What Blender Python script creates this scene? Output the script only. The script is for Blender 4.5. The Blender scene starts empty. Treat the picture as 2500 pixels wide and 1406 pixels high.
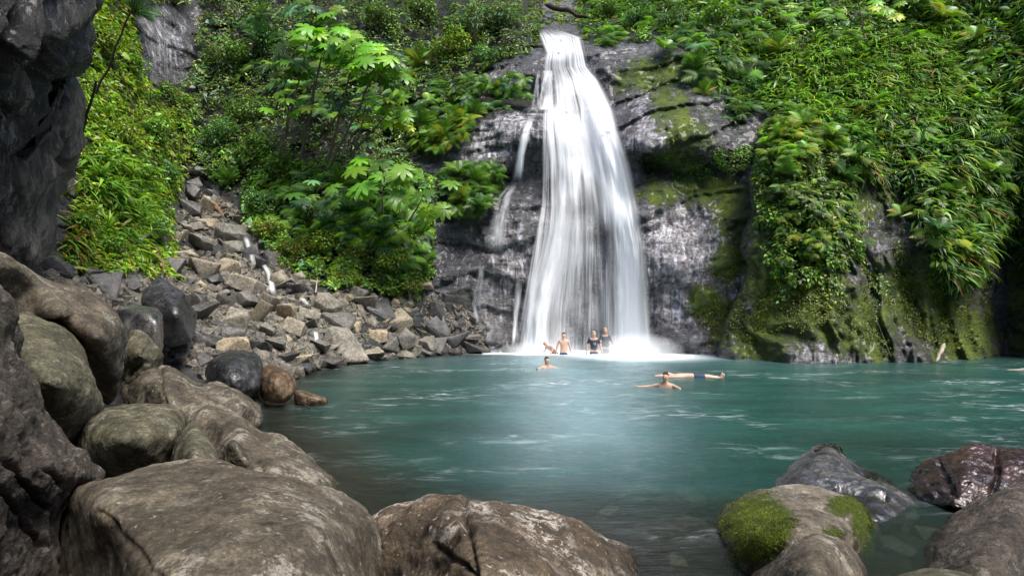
import bpy, bmesh, math, random
import numpy as np
from mathutils import Vector, Matrix
random.seed(7); RS = np.random.RandomState(11)
F=1490.0; CX=1250.0; HY=735.0; H=2.3
SC=bpy.context.scene; COL=SC.collection
R=math.radians
# ---------------------------------------------------------------- basics
def unp(px,py,d):
    px=np.asarray(px,float);py=np.asarray(py,float);d=np.asarray(d,float)
    return np.stack([(px-CX)/F*d, d*np.ones_like(px), H+(HY-py)/F*d],-1)
def wd(py,z=0.0): return F*(H-z)/(py-HY)      # distance of a point of height z seen at row py
_p=np.random.RandomState(3).permutation(256); PERM=np.concatenate([_p,_p,_p])
_g=np.random.RandomState(5).normal(size=(256,3)); GR=_g/np.linalg.norm(_g,axis=1)[:,None]
def noise(p):
    p=np.asarray(p,float); i=np.floor(p).astype(int); f=p-i; i&=255
    u=f*f*f*(f*(f*6-15)+10); r=0
    for dx in (0,1):
        wx=u[...,0] if dx else 1-u[...,0]
        for dy in (0,1):
            wy=u[...,1] if dy else 1-u[...,1]
            for dz in (0,1):
                wz=u[...,2] if dz else 1-u[...,2]
                h=PERM[PERM[PERM[(i[...,0]+dx)&255]+((i[...,1]+dy)&255)]+((i[...,2]+dz)&255)]
                g=GR[h&255]
                r=r+wx*wy*wz*(g[...,0]*(f[...,0]-dx)+g[...,1]*(f[...,1]-dy)+g[...,2]*(f[...,2]-dz))
    return r*1.5
def fbm(p,o=4,gain=.5,lac=2.03):
    p=np.asarray(p,float); r=0;a=1;s=0
    for k in range(o):
        r=r+a*noise(p+k*17.3); s+=a; a*=gain; p=p*lac
    return r/s
def ridged(p,o=4):
    p=np.asarray(p,float); r=0;a=1;s=0
    for k in range(o):
        r=r+a*(1-np.abs(noise(p+k*9.1))*1.6); s+=a; a*=.5; p=p*2.1
    return r/s
def sstep(a,b,x):
    t=np.clip((x-a)/(b-a),0,1); return t*t*(3-2*t)
def rbf(pts,c=50.):
    P=np.array(pts,float); X=P[:,:2]; n=len(X)
    A=np.sqrt(((X[:,None]-X[None])**2).sum(-1)+c*c)
    M=np.zeros((n+3,n+3)); M[:n,:n]=A; M[:n,n]=1; M[:n,n+1:]=X/1000; M[n,:n]=1; M[n+1:,:n]=X.T/1000
    w=np.linalg.solve(M,np.concatenate([P[:,2],np.zeros(3)]))
    def f(px,py):
        px=np.asarray(px,float);py=np.asarray(py,float); r=w[n]+w[n+1]*px/1000+w[n+2]*py/1000
        for k in range(n): r=r+w[k]*np.sqrt((px-X[k,0])**2+(py-X[k,1])**2+c*c)
        return r
    return f
def inpoly(px,py,poly):
    r=np.zeros(px.shape,bool); n=len(poly)
    for i in range(n):
        x0,y0=poly[i]; x1,y1=poly[(i+1)%n]
        if y0==y1: continue
        c=((y0>py)!=(y1>py))&(px<(x1-x0)*(py-y0)/(y1-y0)+x0); r^=c
    return r
def polydist(px,py,poly):
    d=np.full(px.shape,1e9); n=len(poly)
    for i in range(n):
        x0,y0=poly[i]; x1,y1=poly[(i+1)%n]; vx,vy=x1-x0,y1-y0
        t=np.clip(((px-x0)*vx+(py-y0)*vy)/(vx*vx+vy*vy+1e-9),0,1)
        d=np.minimum(d,np.hypot(px-x0-t*vx,py-y0-t*vy))
    return np.where(inpoly(px,py,poly),d,-d)
def blobs(px,py,L):
    r=np.zeros_like(px,float)
    for (cx,cy,rx,ry,a) in L: r=np.maximum(r,a*np.exp(-(((px-cx)/rx)**2+((py-cy)/ry)**2)))
    return r
def mk_mesh(name,V,T,mat,cols=None,smooth=True,attrs=None):
    V=np.asarray(V,np.float32).reshape(-1,3); T=np.asarray(T,np.int32); k=T.shape[1]
    me=bpy.data.meshes.new(name); me.vertices.add(len(V)); me.vertices.foreach_set('co',V.ravel())
    me.loops.add(T.size); me.loops.foreach_set('vertex_index',T.ravel())
    me.polygons.add(len(T)); me.polygons.foreach_set('loop_start',np.arange(0,T.size,k,dtype=np.int32))
    me.polygons.foreach_set('loop_total',np.full(len(T),k,np.int32))
    me.polygons.foreach_set('use_smooth',np.full(len(T),smooth,bool))
    me.update(calc_edges=True)
    if cols is not None:
        a=me.color_attributes.new('col','FLOAT_COLOR','POINT')
        c=np.ones((len(V),4),np.float32); c[:,:3]=cols; a.data.foreach_set('color',c.ravel())
    for nm,val in (attrs or {}).items():
        a=me.attributes.new(nm,'FLOAT','POINT'); a.data.foreach_set('value',np.asarray(val,np.float32).ravel())
    if mat: me.materials.append(mat)
    return me
def link(name,me,parent=None,loc=None):
    o=bpy.data.objects.new(name,me); COL.objects.link(o)
    if parent is not None: o.parent=parent
    if loc is not None: o.location=loc
    return o
def tag(o,label=None,cat=None,group=None,kind=None):
    if label: o['label']=label
    if cat: o['category']=cat
    if group: o['group']=group
    if kind: o['kind']=kind
    return o
def empty(name,loc=(0,0,0),**k):
    o=bpy.data.objects.new(name,None); COL.objects.link(o); o.location=loc; return tag(o,**k)
def grid_faces(nu,nv,closed=False):
    i=np.arange(nv-1)[:,None]*nu; j=np.arange(nu if closed else nu-1)[None]; jn=(j+1)%nu
    return np.stack([i+j,i+jn,i+nu+jn,i+nu+j],-1).reshape(-1,4)
# ---------------------------------------------------------------- materials
def newmat(name):
    m=bpy.data.materials.new(name); m.use_nodes=True; nt=m.node_tree; nt.nodes.clear(); return m,nt
class N:
    def __init__(s,nt): s.nt=nt
    def n(s,t,**k):
        x=s.nt.nodes.new(t)
        for a,b in k.items():
            if a.startswith('i_'):
                nm=a[2:].replace('_',' '); x.inputs[nm].default_value=b
            else: setattr(x,a,b)
        return x
    def l(s,a,b): s.nt.links.new(a,b)
    def noise(s,vec,scale,detail=6,rough=.6,dist=0):
        x=s.n('ShaderNodeTexNoise'); x.inputs['Scale'].default_value=scale; x.inputs['Detail'].default_value=detail
        x.inputs['Roughness'].default_value=rough; x.inputs['Distortion'].default_value=dist; s.l(vec,x.inputs['Vector']); return x.outputs['Fac']
    def ramp(s,fac,stops):
        mx=1.
        if all(isinstance(c,(int,float)) for p,c in stops):
            mx=max(1.,max(c for p,c in stops)); stops=[(p,c/mx) for p,c in stops]
        x=s.n('ShaderNodeValToRGB'); e=x.color_ramp.elements
        while len(e)<len(stops): e.new(.5)
        for k,(p,c) in enumerate(stops):
            e[k].position=p; e[k].color=(c,c,c,1) if isinstance(c,(int,float)) else (*c,1)
        s.l(fac,x.inputs[0]); return x.outputs[0] if mx==1. else s.math('MULTIPLY',x.outputs[0],mx)
    def mix(s,fac,a,b,mode='MIX'):
        x=s.n('ShaderNodeMix',data_type='RGBA',blend_type=mode)
        for ii,(sock,v) in enumerate(((x.inputs[0],fac),(x.inputs[6],a),(x.inputs[7],b))):
            if isinstance(v,(int,float)): sock.default_value=v if ii==0 else (v,v,v,1)
            elif isinstance(v,tuple): sock.default_value=(*v,1)
            else: s.l(v,sock)
        return x.outputs[2]
    def math(s,op,a,b=0.,clamp=False):
        x=s.n('ShaderNodeMath',operation=op,use_clamp=clamp)
        for sock,v in ((x.inputs[0],a),(x.inputs[1],b)):
            if isinstance(v,(int,float)): sock.default_value=v
            else: s.l(v,sock)
        return x.outputs[0]
    def attr(s,nm): x=s.n('ShaderNodeAttribute'); x.attribute_name=nm; return x
    def map(s,vec,scale=(1,1,1),rot=(0,0,0)):
        x=s.n('ShaderNodeMapping'); x.inputs['Scale'].default_value=scale; x.inputs['Rotation'].default_value=rot; s.l(vec,x.inputs[0]); return x.outputs[0]
def finish(n,col,rough,bump,bstr=.5,bdist=.05,spec=.5,coat=0.):
    b=n.n('ShaderNodeBsdfPrincipled'); o=n.n('ShaderNodeOutputMaterial')
    n.l(col,b.inputs['Base Color'])
    if isinstance(rough,(int,float)): b.inputs['Roughness'].default_value=rough
    else: n.l(rough,b.inputs['Roughness'])
    b.inputs['Specular IOR Level'].default_value=spec; b.inputs['Coat Weight'].default_value=coat; b.inputs['Coat Roughness'].default_value=.15
    if bump is not None:
        u=n.n('ShaderNodeBump'); u.inputs['Strength'].default_value=bstr; u.inputs['Distance'].default_value=bdist
        n.l(bump,u.inputs['Height']); n.l(u.outputs[0],b.inputs['Normal'])
    n.l(b.outputs[0],o.inputs[0]); return b
def rock_mat(name,c0,c1,c2,scale=1.,lichen=0.,lcol=(.28,.26,.22),rough=(.6,.9),moss=0.,mosscol=(.055,.075,.008),spec=.4,bump=.6,bdist=.04,stretch=(1,1,1),rot=(0,0,0),rnd=0.,pits=.5,mossattr=False,coat=0.):
    m,nt=newmat(name); n=N(nt); tc=n.n('ShaderNodeTexCoord').outputs['Object']
    v=n.map(tc,stretch,rot)
    big=n.noise(v,1.1*scale,5,.6,.3); mid=n.noise(v,5*scale,8,.7,.2); fine=n.noise(v,38*scale,5,.75)
    col=n.ramp(big,[(.28,c0),(.5,c1),(.72,c2)])
    col=n.mix(.95,col,n.ramp(mid,[(.32,.30),(.5,1.),(.68,1.9)]),'MULTIPLY')
    col=n.mix(.85,col,n.ramp(fine,[(.3,.25),(.5,1.),(.70,2.3)]),'MULTIPLY')
    col=n.mix(.6,col,n.ramp(n.noise(v,.55*scale,4,.6,.5),[(.35,(.80,.80,.66)),(.5,(1.,.96,.90)),(.65,(1.,.86,.78))]),'MULTIPLY')
    if lichen>0:
        a=n.noise(v,4.5*scale,10,.8,.4); b_=n.noise(v,.9*scale,3,.5)
        lf=n.math('MULTIPLY',n.ramp(a,[(.54-.03*lichen,0.),(.57-.03*lichen,1.)]),n.ramp(b_,[(.46,0.),(.54,1.)]))
        sp=n.noise(v,13*scale,3,.5,.3); lf2=n.ramp(sp,[(.66,0.),(.69,1.)])
        lf=n.math('MAXIMUM',lf,n.math('MULTIPLY',lf2,.8))
        lf=n.math('MULTIPLY',lf,n.ramp(fine,[(.38,0.2),(.52,1.)]))
        col=n.mix(n.math('MULTIPLY',lf,min(1,.35+.5*lichen)),col,lcol)
    if rnd>0:
        oi=n.n('ShaderNodeObjectInfo'); r=oi.outputs['Random']
        col=n.mix(rnd,col,n.ramp(r,[(0.,(.5,.52,.58)),(.35,(.85,.85,.88)),(.7,(1.25,1.15,1.)),(1.,(1.6,1.38,1.1))]),'MULTIPLY')
    hgt=n.math('ADD',n.math('MULTIPLY',mid,1.),n.math('MULTIPLY',fine,.35))
    vo=n.n('ShaderNodeTexVoronoi',feature='DISTANCE_TO_EDGE'); vo.inputs['Scale'].default_value=1.3*scale
    dv=n.n('ShaderNodeVectorMath',operation='ADD'); n.l(v,dv.inputs[0])
    cn=n.n('ShaderNodeTexNoise'); cn.inputs['Scale'].default_value=2.5*scale; n.l(v,cn.inputs[0]); n.l(cn.outputs['Color'],dv.inputs[1]); n.l(dv.outputs[0],vo.inputs[0])
    crack=n.ramp(vo.outputs['Distance'],[(0.,0.),(.035,1.)])
    hgt=n.math('ADD',hgt,n.math('MULTIPLY',crack,pits))
    rg=n.ramp(mid,[(.3,rough[0]),(.7,rough[1])])
    if moss>0 or mossattr:
        ge=n.n('ShaderNodeNewGeometry'); sx=n.n('ShaderNodeSeparateXYZ'); n.l(ge.outputs['Normal'],sx.inputs[0])
        mn=n.noise(v,2.2*scale,6,.7,.3)
        if mossattr:
            mf=n.math('ADD',n.attr('moss').outputs['Fac'],n.math('MULTIPLY',n.math('SUBTRACT',n.noise(v,6*scale,6,.75),.5),1.3)); mf=n.ramp(mf,[(.40,0.),(.62,1.)])
        else:
            mf=n.math('ADD',n.math('MULTIPLY',mn,1.),n.math('MULTIPLY',sx.outputs['Z'],.25)); mf=n.ramp(mf,[(.75-.2*moss,0.),(.83-.2*moss,1.)])
        mfine=n.noise(v,60,4,.8)
        mc=n.mix(1.,n.ramp(n.noise(v,4,4,.6),[(.3,tuple(x*.45 for x in mosscol)),(.7,tuple(x*1.5 for x in mosscol))]),n.ramp(mfine,[(.3,.25),(.7,1.8)]),'MULTIPLY')
        col=n.mix(mf,col,mc); rg=n.mix(mf,rg,.95)
        hgt=n.math('ADD',hgt,n.math('MULTIPLY',mf,n.math('MULTIPLY',mfine,3.5)))
    gp=n.n('ShaderNodeNewGeometry'); sp_=n.n('ShaderNodeSeparateXYZ'); n.l(gp.outputs['Position'],sp_.inputs[0])
    wz=n.math('ADD',sp_.outputs['Z'],n.math('MULTIPLY',n.math('SUBTRACT',mid,.5),.25)); wet=n.ramp(wz,[(.06,1.),(.17,0.)])
    col=n.mix(wet,col,n.mix(1.,col,(.36,.34,.30),'MULTIPLY')); rg=n.mix(wet,rg,.22)
    finish(n,col,rg,hgt,bump,bdist,spec,coat); return m
def leaf_mat(name,trans=.3,rough=.42):
    m,nt=newmat(name); n=N(nt); c=n.attr('col').outputs['Color']
    b=n.n('ShaderNodeBsdfPrincipled'); b.inputs['Roughness'].default_value=rough; b.inputs['Specular IOR Level'].default_value=.45; n.l(c,b.inputs['Base Color'])
    t=n.n('ShaderNodeBsdfTranslucent'); n.l(n.mix(1.,c,(1.3,1.4,.5),'MULTIPLY'),t.inputs[0])
    x=n.n('ShaderNodeMixShader'); x.inputs[0].default_value=trans; n.l(b.outputs[0],x.inputs[1]); n.l(t.outputs[0],x.inputs[2])
    o=n.n('ShaderNodeOutputMaterial'); n.l(x.outputs[0],o.inputs[0]); return m
def plain_mat(name,c,rough=.6,spec=.4,var=.3,sc=20):
    m,nt=newmat(name); n=N(nt); tc=n.n('ShaderNodeTexCoord').outputs['Object']
    f=n.noise(tc,sc,4,.6); col=n.ramp(f,[(.3,tuple(x*(1-var) for x in c)),(.7,tuple(min(1,x*(1+var)) for x in c))]); finish(n,col,rough,f,.3,.01,spec); return m
def water_fall_mat(name):
    m,nt=newmat(name); n=N(nt); a=n.attr('alpha').outputs['Fac']
    d=n.n('ShaderNodeBsdfDiffuse'); d.inputs[0].default_value=(.93,.95,.99,1)
    t=n.n('ShaderNodeBsdfTranslucent'); t.inputs[0].default_value=(.93,.95,.99,1)
    x=n.n('ShaderNodeMixShader'); x.inputs[0].default_value=.45; n.l(d.outputs[0],x.inputs[1]); n.l(t.outputs[0],x.inputs[2])
    tr=n.n('ShaderNodeBsdfTransparent'); y=n.n('ShaderNodeMixShader'); n.l(a,y.inputs[0]); n.l(tr.outputs[0],y.inputs[1]); n.l(x.outputs[0],y.inputs[2])
    o=n.n('ShaderNodeOutputMaterial'); n.l(y.outputs[0],o.inputs[0]); return m
def cliff_mat(name):
    m,nt=newmat(name); n=N(nt); tc=n.n('ShaderNodeTexCoord').outputs['Object']
    big=n.noise(tc,.35,5,.6,.4); mid=n.noise(tc,1.7,8,.7,.3); fine=n.noise(tc,9,6,.75)
    strat=n.noise(n.map(tc,(.35,.35,2.6)),2.2,6,.7,.5); vert=n.noise(n.map(tc,(3.,3.,.28)),1.6,7,.7,.6)
    dark=n.ramp(big,[(.3,(.035,.036,.043)),(.5,(.095,.094,.108)),(.7,(.20,.193,.20))])
    drip=n.noise(n.map(tc,(3.6,3.6,.2)),1.,6,.62,1.1)
    pale=n.ramp(drip,[(.36,(.18,.16,.165)),(.5,(.34,.325,.36)),(.66,(.52,.50,.56))])
    pf=n.attr('pale').outputs['Fac']; pf=n.math('ADD',pf,n.math('MULTIPLY',n.math('SUBTRACT',mid,.5),1.7)); pf=n.math('ADD',pf,n.math('MULTIPLY',n.math('SUBTRACT',drip,.5),.8)); pf=n.ramp(pf,[(.3,0.),(.75,1.)])
    col=n.mix(pf,dark,pale)
    col=n.mix(.65,col,n.ramp(mid,[(.28,.3),(.5,1.),(.74,2.)]),'MULTIPLY')
    col=n.mix(.5,col,n.ramp(strat,[(.36,.3),(.5,1.),(.7,1.6)]),'MULTIPLY')
    col=n.mix(.6,col,n.ramp(drip,[(.36,.5),(.5,1.),(.66,1.7)]),'MULTIPLY')
    col=n.mix(.4,col,n.ramp(fine,[(.3,.3),(.5,1.),(.7,2.)]),'MULTIPLY')
    brown=n.math('MULTIPLY',n.ramp(n.noise(n.map(tc,(2.,2.,.5)),1.,6,.7,.4),[(.54,0.),(.64,1.)]),.5); col=n.mix(brown,col,(.06,.042,.022))
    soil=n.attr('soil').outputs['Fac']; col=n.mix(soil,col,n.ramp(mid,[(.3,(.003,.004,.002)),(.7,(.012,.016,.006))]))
    mf=n.math('ADD',n.attr('moss').outputs['Fac'],n.math('MULTIPLY',n.math('SUBTRACT',n.noise(tc,2.6,8,.75,.4),.5),1.9)); mf=n.ramp(mf,[(.42,0.),(.6,1.)])
    mc=n.mix(1.,n.ramp(n.noise(tc,.9,4,.6),[(.3,(.035,.055,.008)),(.5,(.10,.15,.014)),(.7,(.20,.27,.02))]),n.ramp(n.noise(tc,16,5,.8),[(.3,.3),(.7,1.8)]),'MULTIPLY')
    col=n.mix(mf,col,mc)
    rg=n.ramp(n.math('ADD',mid,n.math('MULTIPLY',n.math('MAXIMUM',mf,soil),.6)),[(.35,.2),(.6,.45),(1.,.95)])
    hgt=n.math('ADD',n.math('ADD',mid,n.math('MULTIPLY',fine,.3)),n.math('MULTIPLY',strat,.8)); hgt=n.math('ADD',hgt,n.math('MULTIPLY',drip,.7))
    hgt=n.math('ADD',hgt,n.math('MULTIPLY',mf,n.math('MULTIPLY',n.noise(tc,22,4,.7),.8)))
    finish(n,col,rg,hgt,1.,.3,.6,.15); return m
M={}
M['cliff']=cliff_mat('wet_mossy_cliff_rock')
M['boulder']=rock_mat('grey_brown_boulder_stone',(.034,.028,.020),(.060,.050,.037),(.098,.083,.062),1.,.7,rough=(.6,.9),pits=.03,bump=.7,bdist=.03)
M['boulder_lichen']=rock_mat('lichen_spotted_boulder_stone',(.030,.021,.014),(.062,.045,.030),(.10,.077,.055),1.2,1.3,(.38,.35,.31),rough=(.6,.9),pits=.03,bump=.9,bdist=.04)
M['boulder_green']=rock_mat('olive_boulder_stone',(.030,.029,.018),(.056,.052,.033),(.09,.083,.055),1.,.35,rough=(.6,.9),pits=.1,bump=.6,bdist=.03)
M['striated']=rock_mat('furrowed_boulder_stone',(.022,.018,.014),(.05,.039,.032),(.10,.08,.067),1.3,.5,rough=(.6,.9),stretch=(1.,1.,3.2),rot=(0,R(-38),0),pits=0.,bump=1.,bdist=.06)
M['moss_boulder']=rock_mat('mossy_boulder_stone',(.055,.046,.036),(.095,.082,.064),(.15,.13,.105),1.2,.8,rough=(.6,.9),mossattr=True,mosscol=(.075,.10,.004),pits=.0,bump=.8,bdist=.03)
M['wet_grey']=rock_mat('wet_grey_stone',(.022,.023,.028),(.045,.045,.052),(.10,.09,.08),.8,.1,rough=(.15,.45),spec=.7,bump=.5,bdist=.03,coat=.3,pits=0.)
M['wet_red']=rock_mat('wet_red_brown_stone',(.010,.006,.006),(.028,.013,.011),(.07,.035,.028),1.,0,rough=(.15,.4),spec=.6,bump=.5,bdist=.03,coat=.3,pits=0.)
M['wet_black']=rock_mat('wet_black_stone',(.012,.012,.015),(.026,.026,.031),(.05,.05,.058),1.3,0,rough=(.2,.55),spec=.6,bump=.7,bdist=.03,coat=.2)
M['wet_brown']=rock_mat('wet_brown_stone',(.035,.022,.014),(.09,.055,.032),(.17,.11,.06),1.8,.1,rough=(.2,.6),spec=.6,bump=.8,bdist=.03)
M['scree']=rock_mat('broken_tan_stone',(.11,.104,.09),(.185,.176,.153),(.28,.265,.23),1.5,.2,rough=(.55,.85),rnd=.9,pits=.2,bump=.6,bdist=.03)
M['scree_dark']=rock_mat('damp_dark_stone',(.022,.022,.026),(.045,.045,.05),(.085,.082,.085),1.5,0,rough=(.25,.6),rnd=.6,pits=.2,bump=.6,bdist=.03,spec=.6)
M['gravel']=rock_mat('loose_rubble_stone',(.03,.03,.03),(.10,.093,.08),(.22,.20,.17),3.,0,rough=(.6,.85),pits=0.)
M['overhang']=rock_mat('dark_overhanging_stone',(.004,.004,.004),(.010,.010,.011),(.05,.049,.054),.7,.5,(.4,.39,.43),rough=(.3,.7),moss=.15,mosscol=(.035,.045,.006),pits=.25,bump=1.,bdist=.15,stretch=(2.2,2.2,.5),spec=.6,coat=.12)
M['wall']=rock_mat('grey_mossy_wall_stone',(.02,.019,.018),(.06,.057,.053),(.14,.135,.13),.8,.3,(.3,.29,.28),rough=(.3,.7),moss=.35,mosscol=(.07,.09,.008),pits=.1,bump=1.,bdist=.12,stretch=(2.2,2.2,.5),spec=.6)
M['leaf']=leaf_mat('leaf_green'); M['bigleaf']=leaf_mat('broad_leaf_green',.42,.38)
M['bark']=plain_mat('pale_bark',(.13,.10,.075),.8,.3,.4,12)
M['bark_dark']=plain_mat('dark_bark',(.035,.026,.018),.85,.3,.4,12)
M['wood']=plain_mat('weathered_log_wood',(.15,.085,.05),.8,.3,.4,14)
M['palewood']=plain_mat('bleached_wood',(.34,.29,.23),.7,.3,.25,14)
M['fall']=water_fall_mat('falling_white_water')
M['skin']=plain_mat('skin',(.52,.33,.25),.5,.4,.1,6); M['skin_tan']=plain_mat('tanned_skin',(.42,.27,.20),.5,.4,.1,6)
M['hair']=plain_mat('dark_hair',(.03,.02,.015),.6); M['hair_fair']=plain_mat('fair_hair',(.32,.24,.17),.6)
M['shorts']=plain_mat('navy_swim_cloth',(.02,.04,.085),.7); M['shirt']=plain_mat('dark_wet_shirt_cloth',(.018,.022,.040),.6); M['shirt_teal']=plain_mat('blue_black_shirt_cloth',(.02,.035,.055),.6)
M['shirt_print']=plain_mat('grey_shirt_print',(.25,.26,.3),.7)
# ---------------------------------------------------------------- terrain depth fields
TP=[(-600,950,11),(-600,400,12),(-600,-400,17),(0,950,12.5),(0,640,14),(0,300,16),(0,-300,22),
(200,900,14),(200,760,15.5),(200,640,17.5),(200,400,20),(200,100,24),(200,-400,32),
(330,640,19.5),(330,400,24),(330,150,30),(330,-400,40),
(400,900,15),(450,790,18.5),(450,700,22),(450,600,26),(470,480,31),(480,350,34),(450,200,36),(450,0,38),(450,-400,46),
(640,990,13.6),(560,900,16),(600,800,20),(600,700,24.5),(600,600,28),(600,500,31),(600,350,33),
(720,925,18.2),(740,800,22),(740,700,25),(750,600,28),(750,450,30.5),(750,300,33),(750,100,37),(750,-400,50),
(880,885,22.8),(900,780,25),(900,700,26.5),(920,600,27.5),(950,450,29),(950,300,32),(950,100,36),(950,-400,50),
(1050,866,25.6),(1060,770,26.5),(1070,640,27.5),(1080,500,28.3),(1080,400,29.5),(1100,250,31.5),(1100,100,35),(1100,-400,48),
(1170,862,27),(1180,760,27.4),(1200,700,27.6),(1200,520,27.8),(1210,480,28.2),(1220,450,29.6),(1220,420,29.8),(1220,392,29.2),(1220,350,29.3),(1220,280,29.9),(1220,262,31),(1230,175,31.6),(1230,150,32.6),(1250,80,34),(1250,-400,46),
(1300,862,27.6),(1300,700,28),(1300,520,28),(1300,450,29.4),(1300,420,29.7),(1300,380,29.2),(1300,275,29.9),(1300,258,31),(1300,170,31.6),(1310,120,33),
(1400,862,28.6),(1400,700,28.8),(1400,500,28.9),(1400,300,30.2),(1400,265,30.6),(1400,160,32.6),(1380,85,34),(1380,62,36.5),(1400,20,42),(1400,-200,60),
(1500,862,28.4),(1500,600,28.6),(1500,400,29.3),(1500,200,31.6),(1460,110,33),
(1600,868,27.2),(1600,760,27.5),(1600,600,27.7),(1600,430,29.2),(1600,405,29.4),(1600,380,28.4),(1600,220,30.4),(1600,100,32.5),(1600,-400,46),
(1700,868,26.4),(1700,780,26.8),(1740,600,26.8),(1720,440,28.6),(1720,415,28.6),(1740,370,27.7),(1740,200,30.5),(1740,50,33.5),
(1820,868,25.8),(1820,600,26.6),(1820,400,27.8),(1820,200,31),(1820,0,34.5),(1820,-400,47),
(2000,885,26.5),(2000,400,27),(2000,100,32),(2000,-400,45),(2300,880,27),(2300,400,27.5),(2300,100,32),(2300,-400,42),(2500,880,27),(2500,300,29),(2900,800,24),(2900,200,25),(2900,-400,34)]
_T0=rbf(TP,35.)
OP=[(1760,880,24.6),(1800,760,24.8),(1850,330,26.4),(1850,450,25.4),(1850,600,24.9),(1860,872,24.0),(1930,888,22.8),(1960,780,23.1),(2000,600,23.7),(2000,430,24.6),(1950,330,26),(1960,290,27.4),
(2060,888,22.7),(2100,780,23.4),(2120,600,24.6),(2110,480,25.2),(2200,700,24.4),(2160,888,22.8),(2250,500,25),(2250,300,27),(2350,150,30),(2280,880,23.3),(2330,650,23.8),(2400,868,24.8),(2400,600,25),(2450,750,27.),(2450,600,27),(2450,868,26.3),(2480,400,26.5),
(2560,870,24.5),(2600,600,24.2),(2600,300,25),(2900,900,19),(2900,200,22),(2900,-400,30),(2300,-400,37.5),(2000,-400,42),(2100,150,30),(2000,230,29)]
_O0=rbf(OP,30.)
EDGE_Y=np.array([-400,0,200,265,300,330,400,440,520,570,610,650,720,790,870,1000.])
EDGE_X=np.array([2120,2020,1950,1905,1872,1852,1838,1826,1836,1812,1806,1828,1800,1768,1748,1745.])
def edge(py): return np.interp(py,EDGE_Y,EDGE_X)
VEG=[[(180,-500),(1330,-500),(1320,95),(1290,130),(1210,150),(1160,200),(1240,215),(1310,240),(1300,262),(1180,280),(1130,330),(1030,350),(1010,390),(1060,440),(1180,390),(1245,420),(1230,470),(1180,510),(1110,540),(1060,560),(1060,640),(1050,700),(1020,745),(960,720),(880,700),(820,700),(740,690),(690,650),(640,590),(590,540),(590,480),(520,450),(450,450),(420,500),(430,600),(430,680),(330,670),(240,660),(150,655),(180,560),(185,470),(205,380),(200,200)],
[(1420,-500),(3200,-500),(3200,560),(2560,640),(2500,640),(2420,560),(2400,640),(2330,700),(2240,640),(2230,520),(2200,450),(2110,440),(2085,500),(2120,620),(2050,700),(1900,690),(1850,600),(1840,440),(1850,330),(1885,270),(1840,250),(1800,300),(1760,230),(1700,180),(1680,110),(1560,95),(1470,120),(1400,60)],
[(1560,385),(1680,375),(1745,400),(1740,435),(1650,440),(1570,430)],[(1745,365),(1840,355),(1842,410),(1790,425),(1745,410)]]
BARE=[[(330,20),(440,0),(485,20),(480,150),(445,200),(370,215),(340,120)],[(480,480),(560,490),(610,590),(560,560),(470,520)]]
def vegmask(px,py):
    r=np.zeros(px.shape,bool); q=np.stack([px/38,py/38,px*0+2],-1); px=px+26*fbm(q,3)*1.4; py=py+26*fbm(q+40,3)*1.4
    for p in VEG: r|=inpoly(px,py,p)
    for p in BARE: r&=~inpoly(px,py,p)
    return r
def rockdisp(px,py,d,amt=1.,ks=.6,kb=1.):
    P=unp(px,py,d); x,z=P[...,0],P[...,2]; Q=np.stack([x,P[...,1]*.5,z],-1)
    wx=x+.8*noise(Q*.5+70); wz=z+.7*noise(Q*.35+90)+.18*noise(Q*1.7+5)
    t=wz*.62-.15*np.clip(x-2,0,20)-.03*x; f=t-np.floor(t); am=sstep(-.35,.4,noise(np.stack([x*.25,np.floor(t)*3.7,x*0],-1)))
    saw=(f-.5)*am-.25*np.exp(-((f-.03)/.05)**2)*am*-1
    t2=wz*2.1-.22*x+3; f2=t2-np.floor(t2); am2=sstep(-.2,.5,noise(np.stack([x*.5,np.floor(t2)*2.3,x*0+8],-1)))
    b=ridged(np.stack([wx*.75,P[...,1]*.3,z*.16],-1)+31,4)-.62
    c=fbm(Q*.4,5); e=fbm(Q*2.4+50,4); h=ridged(Q*1.3+12,3)-.6
    sm=1-.8*np.exp(-(((px-1690)/150)**2+((py-640)/190)**2))
    b=b*(1.6-.6*sm); saw=saw*sm; am2=am2*sm
    return amt*(.95*saw*ks+.28*ks*(f2-.5)*am2-.5*b*kb-.75*c-.14*e-.22*h)
def T(px,py,disp=True):
    px=np.asarray(px,float);py=np.asarray(py,float); d=_T0(px,py)
    if disp: d=d+rockdisp(px,py,d,.9)
    return d
def O(px,py,disp=True):
    px=np.asarray(px,float);py=np.asarray(py,float); d=_O0(px,py)
    if disp: d=d+rockdisp(px+700,py,d,.9,.15,2.)+.45*fbm(np.stack([px/70,py/160,px*0+3],-1),3)
    return d
def FRONT(px,py,disp=True):
    px=np.asarray(px,float);py=np.asarray(py,float)
    t=T(px,py,disp); o=O(px,py,disp); return np.where(px>edge(py)+4,np.minimum(t,o),t)
MOSS=[(1600,180,110,60,.75),(1680,330,90,70,.75),(1520,200,40,60,.7),(1720,460,110,50,.95),(1620,480,60,30,.9),(1790,520,55,100,1.),(1780,640,50,70,.95),(1600,190,80,50,.9),(1660,300,40,110,.85),(1720,740,50,50,1.),(1770,790,60,70,.8),(1240,185,50,30,.55),(1850,880,60,60,.5),(400,350,90,60,.3),(1130,330,60,50,.5),(1640,390,80,30,.8),(1600,450,50,30,.7),(1690,420,50,100,.75),(1560,480,40,30,.6),(1620,260,50,90,.7)]
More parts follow.
